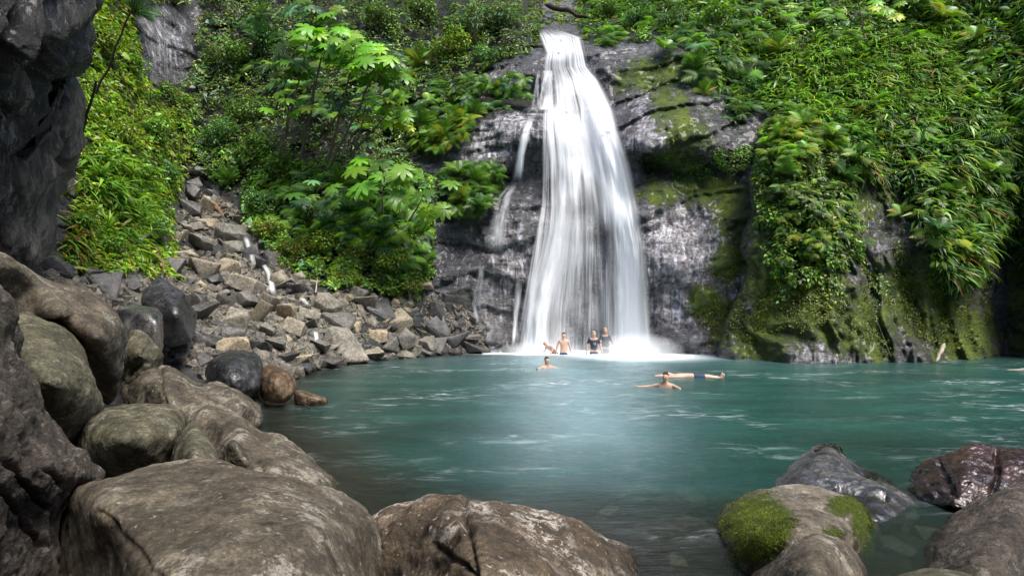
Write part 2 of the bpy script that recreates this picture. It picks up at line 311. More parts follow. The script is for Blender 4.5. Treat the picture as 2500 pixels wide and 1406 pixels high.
PALE=[(1230,300,90,40,.95),(1200,350,80,60,.75),(1290,320,70,60,.6),(1650,620,95,110,.95),(1600,310,60,50,.95),(1570,350,40,40,.8),(1560,250,50,60,.5),(1240,600,80,70,.75),(1270,680,60,40,.85),(1640,750,60,60,.7),(1220,190,60,30,.5),(400,110,60,90,.6),(1750,560,50,60,.6),(1800,680,40,60,.6),(1700,200,120,70,.3)]
OMOSS=[(1960,720,140,150,.98),(2080,790,130,110,.9),(1880,650,70,220,.95),(2000,500,180,160,.95),(2250,720,170,150,.85),(2350,820,120,100,.9),(1850,820,110,90,.85),(2500,700,60,300,.75),(2250,350,500,220,.8),(1880,400,60,120,.95),(2140,850,60,60,.85)]
OPALE=[(2030,830,45,50,.9),(1950,830,35,50,.75),(2280,850,30,30,.5),(1905,760,25,60,.6),(1990,870,80,18,.8),(2150,530,40,80,.28)]
def build_terrain():
    xs=np.arange(-900,3201,5.); ys=np.arange(-420,1040,4.)
    X,Y=np.meshgrid(xs,ys); D=T(X,Y)
    V=unp(X,Y,D); veg=vegmask(X,Y)
    scree=inpoly(X,Y,[(420,480),(600,470),(700,640),(820,690),(1000,740),(1150,700),(1200,870),(700,1000),(200,1000),(100,640),(430,660)])
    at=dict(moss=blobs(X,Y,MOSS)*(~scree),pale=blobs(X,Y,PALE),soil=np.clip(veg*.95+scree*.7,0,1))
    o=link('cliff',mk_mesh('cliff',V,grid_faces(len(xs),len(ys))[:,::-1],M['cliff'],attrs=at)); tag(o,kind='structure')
    # right outcrop : first columns run back into the cliff, the rest is the face
    ys=np.arange(-420,960,4.); E=edge(ys)[:,None]; nb=14
    k=np.arange(nb)[None]/nb
    Xb=E+ (1-k)**2*16+0*ys[:,None]; us=np.concatenate([np.linspace(0,500,125),np.linspace(505,1500,160)])[None]
    Xf=E+us; X=np.concatenate([Xb,Xf],1); Y=np.repeat(ys[:,None],X.shape[1],1)
    D=O(X,Y)
    D[:,nb:]+= (1.1*(1-np.sqrt(np.clip(1-(1-np.clip(us/34,0,1))**2,0,1))))
    D[:,:nb]=O(E+0*k,Y[:,:nb])+1.1+(1-k)*6.
    up=sstep(330,200,Y)  # towards the top the outcrop melts into the hillside
    V=unp(X,Y,D)
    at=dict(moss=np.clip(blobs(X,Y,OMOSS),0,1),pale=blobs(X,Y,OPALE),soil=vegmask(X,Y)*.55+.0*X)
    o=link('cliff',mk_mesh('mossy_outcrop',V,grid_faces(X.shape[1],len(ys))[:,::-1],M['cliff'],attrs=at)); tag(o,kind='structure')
build_terrain()
# ---------------------------------------------------------------- pool bed and water
POOL=[(-1.9,28.5),(-1.9,27.2),(-4.4,25),(-6.2,23.4),(-6.6,18.5),(-5.9,14.5),(-4.4,11),(-3,9),(-2,7.3),(-1.4,6.2),(.8,5.2),(2.4,3.6),(5,2.),(40,1.),(40,27),(24,26.),(14,26),(6,28.5)]
def bedz(x,y):
    s=polydist(x,y,POOL)
    z=np.where(s>0,-np.clip(s*.42,0,2.6),np.clip(-s*.10,0,.45)-.15)
    sh=np.exp(-(((x-8)/6.)**2+((y-9)/3.3)**2))+np.exp(-(((x-3)/4.5)**2+((y-5.5)/2.)**2))
    z=np.where(s>0,z*(1-.86*np.clip(sh,0,1)),z)
    return z+.10*fbm(np.stack([x*.8,y*.8,x*0],-1),4)
def build_pool():
    xs=np.linspace(-30,34,420); ys=np.concatenate([np.linspace(-14,4,60),np.linspace(4.1,32,300)])
    X,Y=np.meshgrid(xs,ys); Z=bedz(X,Y)
    o=link('riverbed',mk_mesh('riverbed',np.stack([X,Y,Z],-1),grid_faces(len(xs),len(ys)),
        rock_mat('riverbed_stones',(.012,.010,.008),(.035,.028,.019),(.085,.066,.045),.8,0,rough=(.5,.9),pits=1.))); tag(o,kind='structure')
    xs=np.linspace(-9,36,400); ys=np.linspace(1.,29.5,360); X,Y=np.meshgrid(xs,ys)
    dep=np.clip(-bedz(X,Y),0,3)
    px=CX+X/Y*F; py=HY+H/Y*F
    # froth where the falls land: elongated foot, dense at the impact
    foam=np.exp(-(((X-5.4)/2.4)**2+((Y-26.3)/2.3)**2))*1.5+np.exp(-(((X-1.4)/3.)**2+((Y-27.2)/1.0)**2))*1.2+.7*np.exp(-(((X-3.4)/6.)**2+((Y-27.6)/.9)**2))
    agit_refl=np.clip(np.exp(-((X-.115*Y)/(.085*Y+.5))**2)*sstep(5.5,11,Y)+.8*np.exp(-(((X-3.2)/6.)**2+((Y-26)/4.)**2)),0,1)*(.75+.5*fbm(np.stack([X*.5,Y*.35,X*0+3],-1),3))  # churned water at the foot, plus a painted reflection column towards the camera
    Z=.02*fbm(np.stack([X*1.2,Y*2.5,X*0],-1),3)*(1+2*agit_refl)*sstep(2,6,Y)
    m,nt=newmat('pool_water'); n=N(nt); tc=n.n('ShaderNodeTexCoord').outputs['Object']
    v1=n.map(tc,(.8,2.2,1)); v2=n.map(tc,(2.2,5.,1),(0,0,R(14)))
    w1=n.noise(v1,1.2,6,.65,.5); w2=n.noise(v2,2.6,6,.75,.6)
    depn=n.attr('depth').outputs['Fac']; ag_refl=n.attr('agit_refl').outputs['Fac']; fo=n.attr('foam').outputs['Fac']
    deepc=n.ramp(n.noise(v1,.35,4,.6),[(.3,(.007,.040,.034)),(.55,(.012,.070,.060)),(.75,(.03,.115,.10))])
    body=n.mix(n.math('MULTIPLY',ag_refl,.8),deepc,(.24,.37,.43)); body=n.mix(n.ramp(depn,[(.02,.85),(.22,.45),(.5,0.)]),body,(.035,.035,.020))  # pale mix paints the falls' reflection into the water colour
    alpha=n.math('SUBTRACT',1.,n.math('POWER',.26,n.math('ADD',depn,.06)),True)
    # drifting froth patches
    patch=n.ramp(n.noise(n.map(tc,(.22,.42,1)),1.1,3,.6,.4),[(.50,0.),(.68,1.)])
    st=n.ramp(n.noise(n.map(tc,(1.4,3.6,1),(0,0,R(-8))),1.3,8,.72,.9),[(.50,0.),(.72,1.)])
    fr=n.math('MULTIPLY',n.math('MULTIPLY',patch,st),1.)
    fr=n.math('MAXIMUM',fr,n.math('MULTIPLY',n.ramp(w2,[(.55,0.),(.8,1.)]),n.math('ADD',n.math('MULTIPLY',ag_refl,.5),.12)))
    fo2=n.math('ADD',fo,n.math('MULTIPLY',n.math('SUBTRACT',w2,.5),n.math('MULTIPLY',fo,1.1)),True); fo2=n.ramp(fo2,[(.08,0.),(.7,1.)])
    ff=n.math('MAXIMUM',fr,fo2)
    c=n.mix(ff,body,(.75,.83,.88)); al=n.math('MAXIMUM',alpha,ff)
    d=n.n('ShaderNodeBsdfDiffuse'); n.l(c,d.inputs[0])
    tr=n.n('ShaderNodeBsdfTransparent'); tr.inputs[0].default_value=(.72,.86,.80,1)
    mx=n.n('ShaderNodeMixShader'); n.l(al,mx.inputs[0]); n.l(tr.outputs[0],mx.inputs[1]); n.l(d.outputs[0],mx.inputs[2])
    bh=n.math('ADD',w1,n.math('MULTIPLY',w2,.5)); bp=n.n('ShaderNodeBump'); bp.inputs['Strength'].default_value=.5; bp.inputs['Distance'].default_value=.09; n.l(bh,bp.inputs['Height'])
    g=n.n('ShaderNodeBsdfGlossy'); g.inputs['Roughness'].default_value=.2; n.l(bp.outputs[0],g.inputs['Normal'])
    fz=n.n('ShaderNodeFresnel'); fz.inputs[0].default_value=1.33; n.l(bp.outputs[0],fz.inputs['Normal'])
    ms=n.n('ShaderNodeMixShader'); n.l(n.math('MULTIPLY',fz.outputs[0],n.math('SUBTRACT',1.,n.math('MULTIPLY',ff,.8))),ms.inputs[0]); n.l(mx.outputs[0],ms.inputs[1]); n.l(g.outputs[0],ms.inputs[2])
    o_=n.n('ShaderNodeOutputMaterial'); n.l(ms.outputs[0],o_.inputs[0])
    o=link('water',mk_mesh('pool_water',np.stack([X,Y,Z],-1),grid_faces(len(xs),len(ys)),m,attrs=dict(depth=dep,agit_refl=agit_refl,foam=foam))); tag(o,kind='structure')
build_pool()
# ---------------------------------------------------------------- boulders from outlines
def smooth_closed(P,n):
    P=np.array(P,float); m=len(P); seg=np.linalg.norm(np.roll(P,-1,0)-P,axis=1)**.5; t=np.concatenate([[0],np.cumsum(seg)])
    q=np.linspace(0,t[-1],n,endpoint=False); out=[]
    for s in q:
        i=min(np.searchsorted(t,s,side='right')-1,m-1); u=(s-t[i])/seg[i]
        p0,p1,p2,p3=P[i-1],P[i],P[(i+1)%m],P[(i+2)%m]
        a=.5*((2*p1)+(-p0+p2)*u+(2*p0-5*p1+4*p2-p3)*u*u+(-p0+3*p1-3*p2+p3)*u**3); out.append(a)
    return np.array(out)
def normals_grid(V,closed=True):
    du=np.roll(V,-1,1)-np.roll(V,1,1); dv=np.gradient(V,axis=0); nn=np.cross(du,dv); return nn/(np.linalg.norm(nn,axis=-1)[...,None]+1e-9)
def boulder(name,out,dep,mat,label,cat='boulder',thick=.5,back=.8,p=3.,nz=.03,nf=1.6,st=(1,1,1),seed=0,nu=None,nr=None,c=None,moss=None,creases=(),group=None,rc=40.):
    out=np.array(out,float); c=np.array(c if c is not None else out.mean(0),float)
    ext=np.ptp(out,axis=0).max(); nu=nu or int(np.clip(ext*.9,72,420)); nr=nr or int(np.clip(ext*.32,24,130))
    O_=smooth_closed(out,nu); f=rbf(dep,rc) if len(dep)>3 else (lambda px,py:np.full(np.shape(px),float(np.mean([q[2] for q in dep]))))
    r=np.sin(np.linspace(0.02,math.pi/2,nr)); r2=np.sin(np.linspace(math.pi/2,0.05,max(10,nr//3)))[1:]
    rows=[];fr=[]
    for k,rr in enumerate(r):
        P=c+(O_-c)*rr; d=f(P[:,0],P[:,1])+thick*(1-math.sqrt(max(0,1-rr**p))); rows.append(unp(P[:,0],P[:,1],d)); fr.append(P)
    for rr in r2:
        P=c+(O_-c)*rr; d=f(O_[:,0]*.5+P[:,0]*.5,O_[:,1]*.5+P[:,1]*.5)+thick+back*math.sqrt(max(0,1-rr**2.5)); rows.append(unp(P[:,0],P[:,1],d)); fr.append(P)
    V=np.stack(rows); PX=np.stack(fr)
    nn=normals_grid(V); cen=V.reshape(-1,3).mean(0)
    if ((V-cen)*nn).sum(-1).mean()<0: nn=-nn; flip=True
    else: flip=False
    s=seed*13.7; V0=V; V=V*np.array(st)
    disp=nz*(1.2*fbm(V*nf+s,5)+.9*(ridged(V*nf*.8+s+9,3)-.62)+.28*fbm(V*nf*5+s,4)+.22*(ridged(V*nf*3.3+s+4,3)-.6))
    for (x0,y0,x1,y1,w,dp) in creases:   # grooves in the stone
        vx,vy=x1-x0,y1-y0; px,py=PX[...,0],PX[...,1]
        wob=12*noise(np.stack([px/40,py/40,px*0+s],-1))
        t=np.clip(((px-x0)*vx+(py-y0)*vy)/(vx*vx+vy*vy),0,1); dd=np.hypot(px-x0-t*vx+wob,py-y0-t*vy+wob*.5)
        disp=disp-dp*np.exp(-(dd/w)**2)*(np.arange(len(V))<nr)[:,None]
    V=V0+nn*disp[...,None]
    base=np.array([cen[0],cen[1],V[...,2].min()])
    at=None
    if moss: at=dict(moss=blobs(PX[...,0],PX[...,1],moss))
    me=mk_mesh(name,(V-base).reshape(-1,3),grid_faces(nu,len(V),True) if flip else grid_faces(nu,len(V),True)[:,::-1],M[mat] if isinstance(mat,str) else mat,attrs=at)
    bm=bmesh.new(); bm.from_mesh(me); bm.verts.ensure_lookup_table()
    for row in (0,len(V)-1):
        vs=[bm.verts[row*nu+k] for k in range(nu)]
        try: bm.faces.new(vs if row else vs[::-1]).smooth=True
        except Exception: pass
    bmesh.ops.recalc_face_normals(bm,faces=bm.faces); bm.to_mesh(me); bm.free()
    o=link(name,me,loc=base); tag(o,label,cat,group); return o
z=lambda px,py,zz:(px,py,wd(py,zz))
boulder('boulder',[(148,1198),(230,1168),(380,1135),(480,1117),(545,1119),(640,1146),(740,1172),(830,1195),(890,1238),(920,1290),(938,1400),(940,1560),(500,1620),(180,1560),(140,1400),(137,1260)],
 [z(480,1125,.95),z(830,1205,.72),z(300,1180,.95),z(560,1250,.98),z(420,1380,.92),z(760,1290,.86),z(700,1400,.84),z(240,1245,.9),z(390,1406,.88),(160,1260,5.0),(190,1400,4.6),(160,1540,4.3),(300,1406,3.7),z(880,1250,.62),(930,1320,5.0),(930,1420,4.7),(820,1420,3.6),(500,1560,2.75),(760,1560,3.1)],'boulder',
 'huge flat topped grey boulder filling the bottom left foreground with pale lichen patches',thick=.35,p=9,nz=.05,nf=1.3,seed=1,c=(520,1340),creases=[(250,1250,420,1440,9,.02),(620,1150,900,1260,8,.02)],rc=30)
boulder('boulder',[(905,1268),(960,1232),(1040,1208),(1110,1204),(1200,1225),(1300,1240),(1400,1270),(1480,1310),(1540,1345),(1562,1400),(1572,1480),(1500,1600),(1000,1600),(925,1500),(908,1400),(908,1310)],
 [(1110,1210,5.3),(1140,1300,4.3),(1165,1400,3.6),(940,1290,5.3),(950,1400,4.9),(1050,1300,4.85),(1070,1400,4.4),(1300,1250,5.2),(1300,1400,3.9),(1480,1330,5.0),(1540,1400,4.9),(1500,1500,4.3),(1200,1560,3.1)],'boulder_lichen',
 'brown boulder speckled with white lichen at the bottom centre, its left face dark',thick=.4,p=7,nz=.07,nf=2.,seed=2,c=(1230,1400),creases=[(1130,1215,1160,1420,10,.05),(1060,1330,1160,1400,8,.06),(1120,1250,1150,1290,12,.05)],rc=25)
boulder('boulder',[(458,1040),(478,1006),(510,992),(545,995),(590,1020),(640,1058),(680,1062),(730,1095),(800,1150),(845,1192),(880,1240),(870,1300),(700,1280),(600,1210),(530,1140),(475,1095)],
 [(500,1000,8.7),(545,1000,8.8),(640,1062,8.4),(730,1100,8.0),(860,1210,7.2),(520,1070,8.2),(570,1080,7.4),(650,1170,6.6),(600,1180,7.2),(740,1200,6.6),(850,1280,6.2)],'boulder',
 'long pale grey boulder sloping down to the pool behind the huge flat topped boulder',thick=.5,p=5,nz=.06,seed=3,c=(640,1145),creases=[(530,1010,650,1160,9,.03)],rc=25)
boulder('boulder',[(470,1032),(500,1062),(532,1122),(500,1180),(412,1170),(420,1100),(435,1065)],[(470,1040,7.3),(520,1120,6.5),(420,1120,7.0),(460,1110,6.4),(470,1170,6.0)],'boulder_green','small greenish wedge shaped boulder jammed behind the huge flat topped boulder',thick=.5,p=6,nz=.04,seed=4)
boulder('boulder',[(184,1052),(212,1016),(280,992),(360,984),(420,990),(452,1015),(450,1060),(420,1110),(390,1160),(300,1180),(220,1150),(190,1105)],[(300,1000,7.4),(420,1000,7.4),(300,1060,6.6),(200,1060,7.0),(440,1060,7.1),(310,1150,6.9)],'boulder_green','smooth oval grey-green boulder resting above the huge flat topped boulder',thick=.8,p=3,nz=.05,seed=5)
boulder('boulder',[(298,935),(330,905),(380,887),(430,903),(480,935),(530,934),(580,950),(625,985),(641,1020),(632,1050),(560,1075),(470,1070),(380,1050),(320,1010),(298,965)],
 [(380,892,11.2),(480,945,10.8),(330,960,10.7),(390,950,10.),(400,1030,9.8),(500,1000,9.7),(600,985,10.3),(630,1030,10.5),(540,1050,9.6)],'boulder','saddle shaped brown boulder reaching into the pool with pale lichen streaks',thick=.8,p=4,nz=.07,nf=1.6,seed=6,creases=[(390,900,410,1040,8,.07),(480,1020,560,960,9,.05)],rc=20)
boulder('boulder',[(-90,590),(0,617),(60,655),(130,690),(200,704),(260,740),(300,788),(315,832),(303,880),(292,935),(262,990),(215,920),(170,840),(120,770),(60,740),(-90,780)],
 [(-60,600,7.8),(0,660,8.),(130,700,8.8),(130,750,8.3),(230,740,9.2),(230,830,8.3),(300,830,9.0),(280,930,9.2),(200,860,9.1),(60,725,8.6),(250,970,9.8)],'boulder','big rounded grey boulder with a long neck at the left edge under the dark overhang',thick=.7,p=4,nz=.06,nf=1.2,seed=7,c=(190,770),rc=25)
boulder('boulder',[(28,800),(60,762),(130,765),(170,800),(205,860),(236,940),(251,1000),(215,1060),(130,1110),(60,1050),(10,930)],[(90,770,7.9),(170,810,7.9),(80,850,6.8),(150,930,6.5),(240,990,7.3),(100,1030,6.8),(60,960,6.5)],'boulder_green','tall smooth grey-green boulder standing below the long necked boulder at left',thick=.8,p=3.5,nz=.05,seed=8)
boulder('boulder',[(-200,640),(0,702),(32,760),(45,850),(72,930),(130,1020),(200,1110),(252,1163),(165,1200),(143,1290),(150,1430),(60,1560),(-200,1560)],
 [(-150,700,4.4),(0,730,5.2),(40,860,5.6),(0,900,4.5),(130,1030,5.5),(60,1020,4.3),(220,1140,5.4),(120,1140,4.3),(60,1120,3.9),(-50,1000,3.4),(100,1250,4.4),(0,1250,3.7),(130,1400,4.5),(0,1450,3.8)],'striated',
 'furrowed dark grey-pink boulder at the bottom left corner with diagonal grooves',thick=.5,p=7,nz=.08,nf=2.2,seed=9,c=(20,1130),creases=[(0,1010,140,1180,8,.09),(-40,1060,110,1240,7,.08),(-40,1140,100,1330,7,.07),(-60,840,60,1000,6,.05)],rc=20)
boulder('boulder',[(1728,1335),(1737,1288),(1775,1240),(1840,1202),(1900,1187),(1960,1184),(2030,1197),(2100,1230),(2146,1285),(2153,1340),(2140,1400),(2050,1490),(1850,1490),(1750,1430)],[(1940,1195,6.3),(1850,1300,5.1),(1940,1290,5.0),(2050,1300,5.2),(1740,1330,5.7),(2140,1330,5.8),(1940,1420,5.0)],'moss_boulder',
 'rounded boulder capped with bright green moss standing in the water at lower right',thick=.6,p=2.6,nz=.035,seed=10,moss=[(1850,1280,85,75,1.15),(1800,1290,50,50,1.),(2070,1235,60,28,.95),(2110,1270,38,55,1.),(2040,1300,50,26,.55),(2120,1320,25,40,.7),(1830,1350,80,40,.8)],rc=30)
boulder('boulder',[(1828,1420),(1880,1370),(1950,1320),(1985,1298),(2022,1302),(2072,1330),(2102,1372),(2120,1430),(2100,1560),(1850,1560)],[(1985,1305,4.7),(1980,1380,4.1),(1880,1400,4.5),(2100,1400,4.5),(1980,1500,3.8)],'boulder','pointed tan-grey boulder at the bottom edge in front of the mossy boulder',thick=.45,p=4,nz=.04,seed=11)
boulder('boulder',[(2212,1400),(2240,1342),(2300,1280),(2350,1236),(2430,1205),(2560,1150),(2750,1180),(2750,1600),(2300,1600),(2195,1490)],[(2350,1245,6.2),(2560,1160,6.6),(2240,1390,5.2),(2350,1330,5.0),(2440,1300,4.9),(2390,1406,4.2),(2480,1260,5.2),(2500,1406,4.6),(2600,1350,5.8),(2330,1500,3.9)],'striated','large furrowed tan boulder at the bottom right corner with a dark right face',thick=.4,p=7,nz=.05,nf=1.6,seed=12,c=(2440,1400),rc=20)
boulder('boulder',[(2180,1420),(2230,1395),(2290,1388),(2350,1398),(2400,1425),(2380,1520),(2220,1520)],[(2290,1392,3.9),(2290,1450,3.4),(2200,1440,3.7),(2380,1440,3.7)],'boulder_green','top of a small rounded boulder just showing at the bottom edge by the right corner',thick=.4,p=3,nz=.03,seed=13)
gr=boulder('rock',[(1878,1200),(1925,1145),(1985,1092),(2020,1081),(2058,1108),(2110,1145),(2180,1175),(2230,1205),(2248,1240),(2180,1290),(2050,1290),(1890,1280)],[(2020,1085,8.1),(1980,1150,7.5),(1895,1195,7.25),(2060,1150,7.5),(2110,1200,7.0),(2190,1195,7.15),(2235,1235,6.75),(2000,1240,6.7),(2120,1245,6.5),(1890,1280,6.4)],'wet_grey','wet grey peaked rock rising from the water behind the mossy boulder','rock',thick=.5,p=5,nz=.06,nf=1.5,seed=14,creases=[(2060,1130,2130,1160,7,.08),(2050,1190,2160,1215,6,.07)],rc=20)
boulder('rock',[(2220,1172),(2250,1132),(2310,1108),(2380,1091),(2440,1100),(2490,1100),(2580,1130),(2590,1260),(2450,1270),(2340,1250),(2240,1225)],[(2250,1150,7.7),(2380,1100,8.0),(2350,1160,7.0),(2430,1120,7.9),(2440,1180,7.1),(2480,1110,7.9),(2290,1200,7.0),(2400,1230,6.6),(2540,1200,7.0),(2340,1250,6.4)],'wet_red','wet dark red-brown craggy rock in the water at the right edge','rock',thick=.4,p=6,nz=.11,nf=1.7,seed=15,creases=[(2440,1100,2420,1230,7,.1),(2290,1130,2330,1210,7,.07)],rc=15)
boulder('rock',[(1545,1300),(1600,1262),(1680,1255),(1740,1290),(1760,1360),(1700,1420),(1600,1420),(1550,1370)],[(1650,1280,6.65),(1650,1340,6.1),(1560,1340,6.2),(1740,1340,6.2)],'wet_brown','brown rock lying just under the water surface left of the mossy boulder','rock',thick=.3,p=3,nz=.04,seed=16)
# boulders along the left shore
boulder('rock',[(292,915),(315,820),(338,805),(372,835),(395,880),(380,930),(330,950)],[(330,812,11.8),(310,900,11.4),(345,870,11.),(385,890,11.6),(350,930,11.2)],'boulder_green','upright tan split rock between the saddle shaped boulder and the blue-grey block','rock',thick=.4,p=6,nz=.08,seed=19,rc=10,creases=[(365,845,320,920,6,.07)])
boulder('rock',[(505,895),(540,865),(590,855),(630,870),(645,910),(625,960),(560,970),(515,940)],[(570,862,13.6),(560,900,12.7),(620,930,13.),(520,910,13.2)],'wet_black','glossy black rounded rock at the edge of the pool','rock',thick=.7,p=4,nz=.08,seed=20)
boulder('rock',[(634,925),(640,900),(665,888),(700,905),(722,930),(720,958),(690,985),(645,975)],[(665,892,13.8),(670,930,13.1),(715,940,13.4),(640,940,13.4)],'wet_brown','round rusty brown rock at the pool edge with a trickle beside it','rock',thick=.5,p=3,nz=.06,seed=21)
boulder('rock',[(718,962),(735,953),(770,966),(800,975),(790,1010),(735,1010)],[(740,960,13.6),(760,985,13.1),(795,980,13.4)],'wet_brown','low wet brown rock breaking the pool surface near the round rusty rock','rock',thick=.3,p=3,nz=.06,seed=22)
def hullrock(pts,mat,label,seed,bev=.06,nz=.05,nf=1.2,cat='rock'):
    bm=bmesh.new(); P=np.array([unp(a,b,c) for a,b,c in pts]); base=np.array([P[:,0].mean(),P[:,1].mean(),P[:,2].min()])
    for p in P-base: bm.verts.new(p)
    r=bmesh.ops.convex_hull(bm,input=bm.verts); bmesh.ops.delete(bm,geom=[g for g in r['geom_interior'] if isinstance(g,bmesh.types.BMVert)],context='VERTS')
    bmesh.ops.dissolve_limit(bm,angle_limit=R(8),verts=bm.verts,edges=bm.edges)
    bmesh.ops.bevel(bm,geom=list(bm.edges),offset=bev,segments=3,affect='EDGES',profile=.6,clamp_overlap=True); bmesh.ops.triangulate(bm,faces=bm.faces)
    for _ in range(5):
        long=[e for e in bm.edges if e.calc_length()>.12]
        if long: bmesh.ops.subdivide_edges(bm,edges=long,cuts=1)
        bmesh.ops.triangulate(bm,faces=bm.faces)
    bm.normal_update(); co=np.array([v.co[:] for v in bm.verts]); nn=np.array([v.normal[:] for v in bm.verts])
    dp=nz*(fbm(co*nf+seed*3,5)+.6*(ridged(co*nf*2+seed,3)-.6))
    for v,c in zip(bm.verts,co+nn*dp[:,None]): v.co=c
    for f in bm.faces: f.smooth=True
    me=bpy.data.meshes.new('rock'); bm.to_mesh(me); bm.free(); me.materials.append(M[mat]); o=link('rock',me,None,base); tag(o,label,cat); return o
hullrock([(388,671,15.6),(450,716,15.2),(480,765,15.6),(470,835,14.8),(410,850,14.4),(343,722,15.0),(352,790,14.6),(430,760,14.1),(385,680,16.8),(480,800,17.),(360,800,17.)],'wet_black','big black angular rock standing tilted on the left shore beside the tan scree',17)
hullrock([(284,748,13.3),(300,738,13.9),(350,741,14.),(388,750,13.8),(399,785,13.2),(395,870,13.),(330,760,12.6),(385,775,12.5),(300,800,12.5),(380,870,12.4),(300,860,12.8),(395,860,14.4),(290,860,14.4)],'wet_grey','block shaped blue-grey rock in front of the big black angular rock',18,.1,.08)
hullrock([(787,800,23.2),(815,791,23.8),(852,800,23.4),(882,842,22.9),(905,882,22.6),(788,870,22.5),(800,800,22.5),(840,812,22.3),(850,885,22.),(820,888,22.),(880,880,24.5),(790,870,24.5)],'scree','large brown rock with a dark hollow beneath at the waterline of the scree',23,.1,.1,.8)
# overhanging walls on the left
W1=boulder('cliff',[(-500,-300),(228,-300),(224,0),(216,60),(206,115),(180,162),(140,188),(112,240),(78,300),(48,362),(22,430),(-8,580),(-500,760)],
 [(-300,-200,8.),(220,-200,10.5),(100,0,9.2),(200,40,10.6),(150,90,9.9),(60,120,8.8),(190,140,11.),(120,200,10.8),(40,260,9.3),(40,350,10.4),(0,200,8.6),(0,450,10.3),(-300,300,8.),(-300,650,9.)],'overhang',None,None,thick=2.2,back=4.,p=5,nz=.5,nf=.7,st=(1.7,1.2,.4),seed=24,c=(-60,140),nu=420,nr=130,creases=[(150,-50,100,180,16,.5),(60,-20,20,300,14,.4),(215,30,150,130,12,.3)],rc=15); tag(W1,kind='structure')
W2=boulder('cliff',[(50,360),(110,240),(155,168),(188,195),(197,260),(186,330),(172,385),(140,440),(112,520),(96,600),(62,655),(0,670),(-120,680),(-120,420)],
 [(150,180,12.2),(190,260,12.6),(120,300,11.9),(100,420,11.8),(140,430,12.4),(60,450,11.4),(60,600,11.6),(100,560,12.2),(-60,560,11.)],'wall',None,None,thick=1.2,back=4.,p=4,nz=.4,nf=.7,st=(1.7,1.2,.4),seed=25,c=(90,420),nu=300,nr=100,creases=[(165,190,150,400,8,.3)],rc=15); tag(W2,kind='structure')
for k in ('label','category'):
    for w in (W1,W2):
        if k in w: del w[k]
def sky_blocker():  # unseen walls behind the camera, added to cut low frontal sky light
    a=np.linspace(R(172),R(368),140); hh=np.linspace(-1,23,60); A,Hh=np.meshgrid(a,hh)
    rad=19+.22*Hh+2.2*fbm(np.stack([np.cos(A)*3,np.sin(A)*3,Hh*.15],-1),4)+.6*fbm(np.stack([np.cos(A)*14,np.sin(A)*14,Hh*.7],-1),3)
    V=np.stack([np.cos(A)*rad*1.15+3,np.sin(A)*rad+2,Hh],-1); m=Hh*0+1
    o=link('sky_block_walls',mk_mesh('sky_block_walls',V,grid_faces(140,60),M['cliff'],attrs=dict(soil=m*.6,moss=m*.55,pale=m*0))); tag(o,kind='structure')
sky_blocker()
_gx=np.arange(-500,2901,5.); _gy=np.arange(-260,1021,5.); _GX,_GY=np.meshgrid(_gx,_gy)
_TT=_T0(_GX,_GY); _OO=_O0(_GX,_GY); _FF=np.where(_GX>edge(_GY)+4,np.minimum(_TT,_OO),_TT)
def lut(A,px,py):
    x=np.clip((np.asarray(px,float)+500)/5,0,len(_gx)-1.01); y=np.clip((np.asarray(py,float)+260)/5,0,len(_gy)-1.01); i=x.astype(int); j=y.astype(int); a=x-i; b=y-j
    return (A[j,i]*(1-a)+A[j,i+1]*a)*(1-b)+(A[j+1,i]*(1-a)+A[j+1,i+1]*a)*b
def TL(px,py): return lut(_TT,px,py)
def shade_rock():  # unseen rock added up left to keep sky light off the left boulders
    nu,nv=90,60; a=np.linspace(0,2*math.pi,nu,endpoint=False); b=np.linspace(.03,math.pi-.03,nv); A,B=np.meshgrid(a,b)
    U=np.stack([np.cos(A)*np.sin(B),np.sin(A)*np.sin(B),np.cos(B)],-1); V=U*np.array([5.6,6.8,4.6])*(1+.18*fbm(U*2+3,4))[...,None]
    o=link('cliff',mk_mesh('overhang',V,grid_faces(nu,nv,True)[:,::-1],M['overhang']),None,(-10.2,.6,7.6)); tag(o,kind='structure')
shade_rock()
_TD=np.minimum(_TT,T(_GX,_GY))

MIST=True
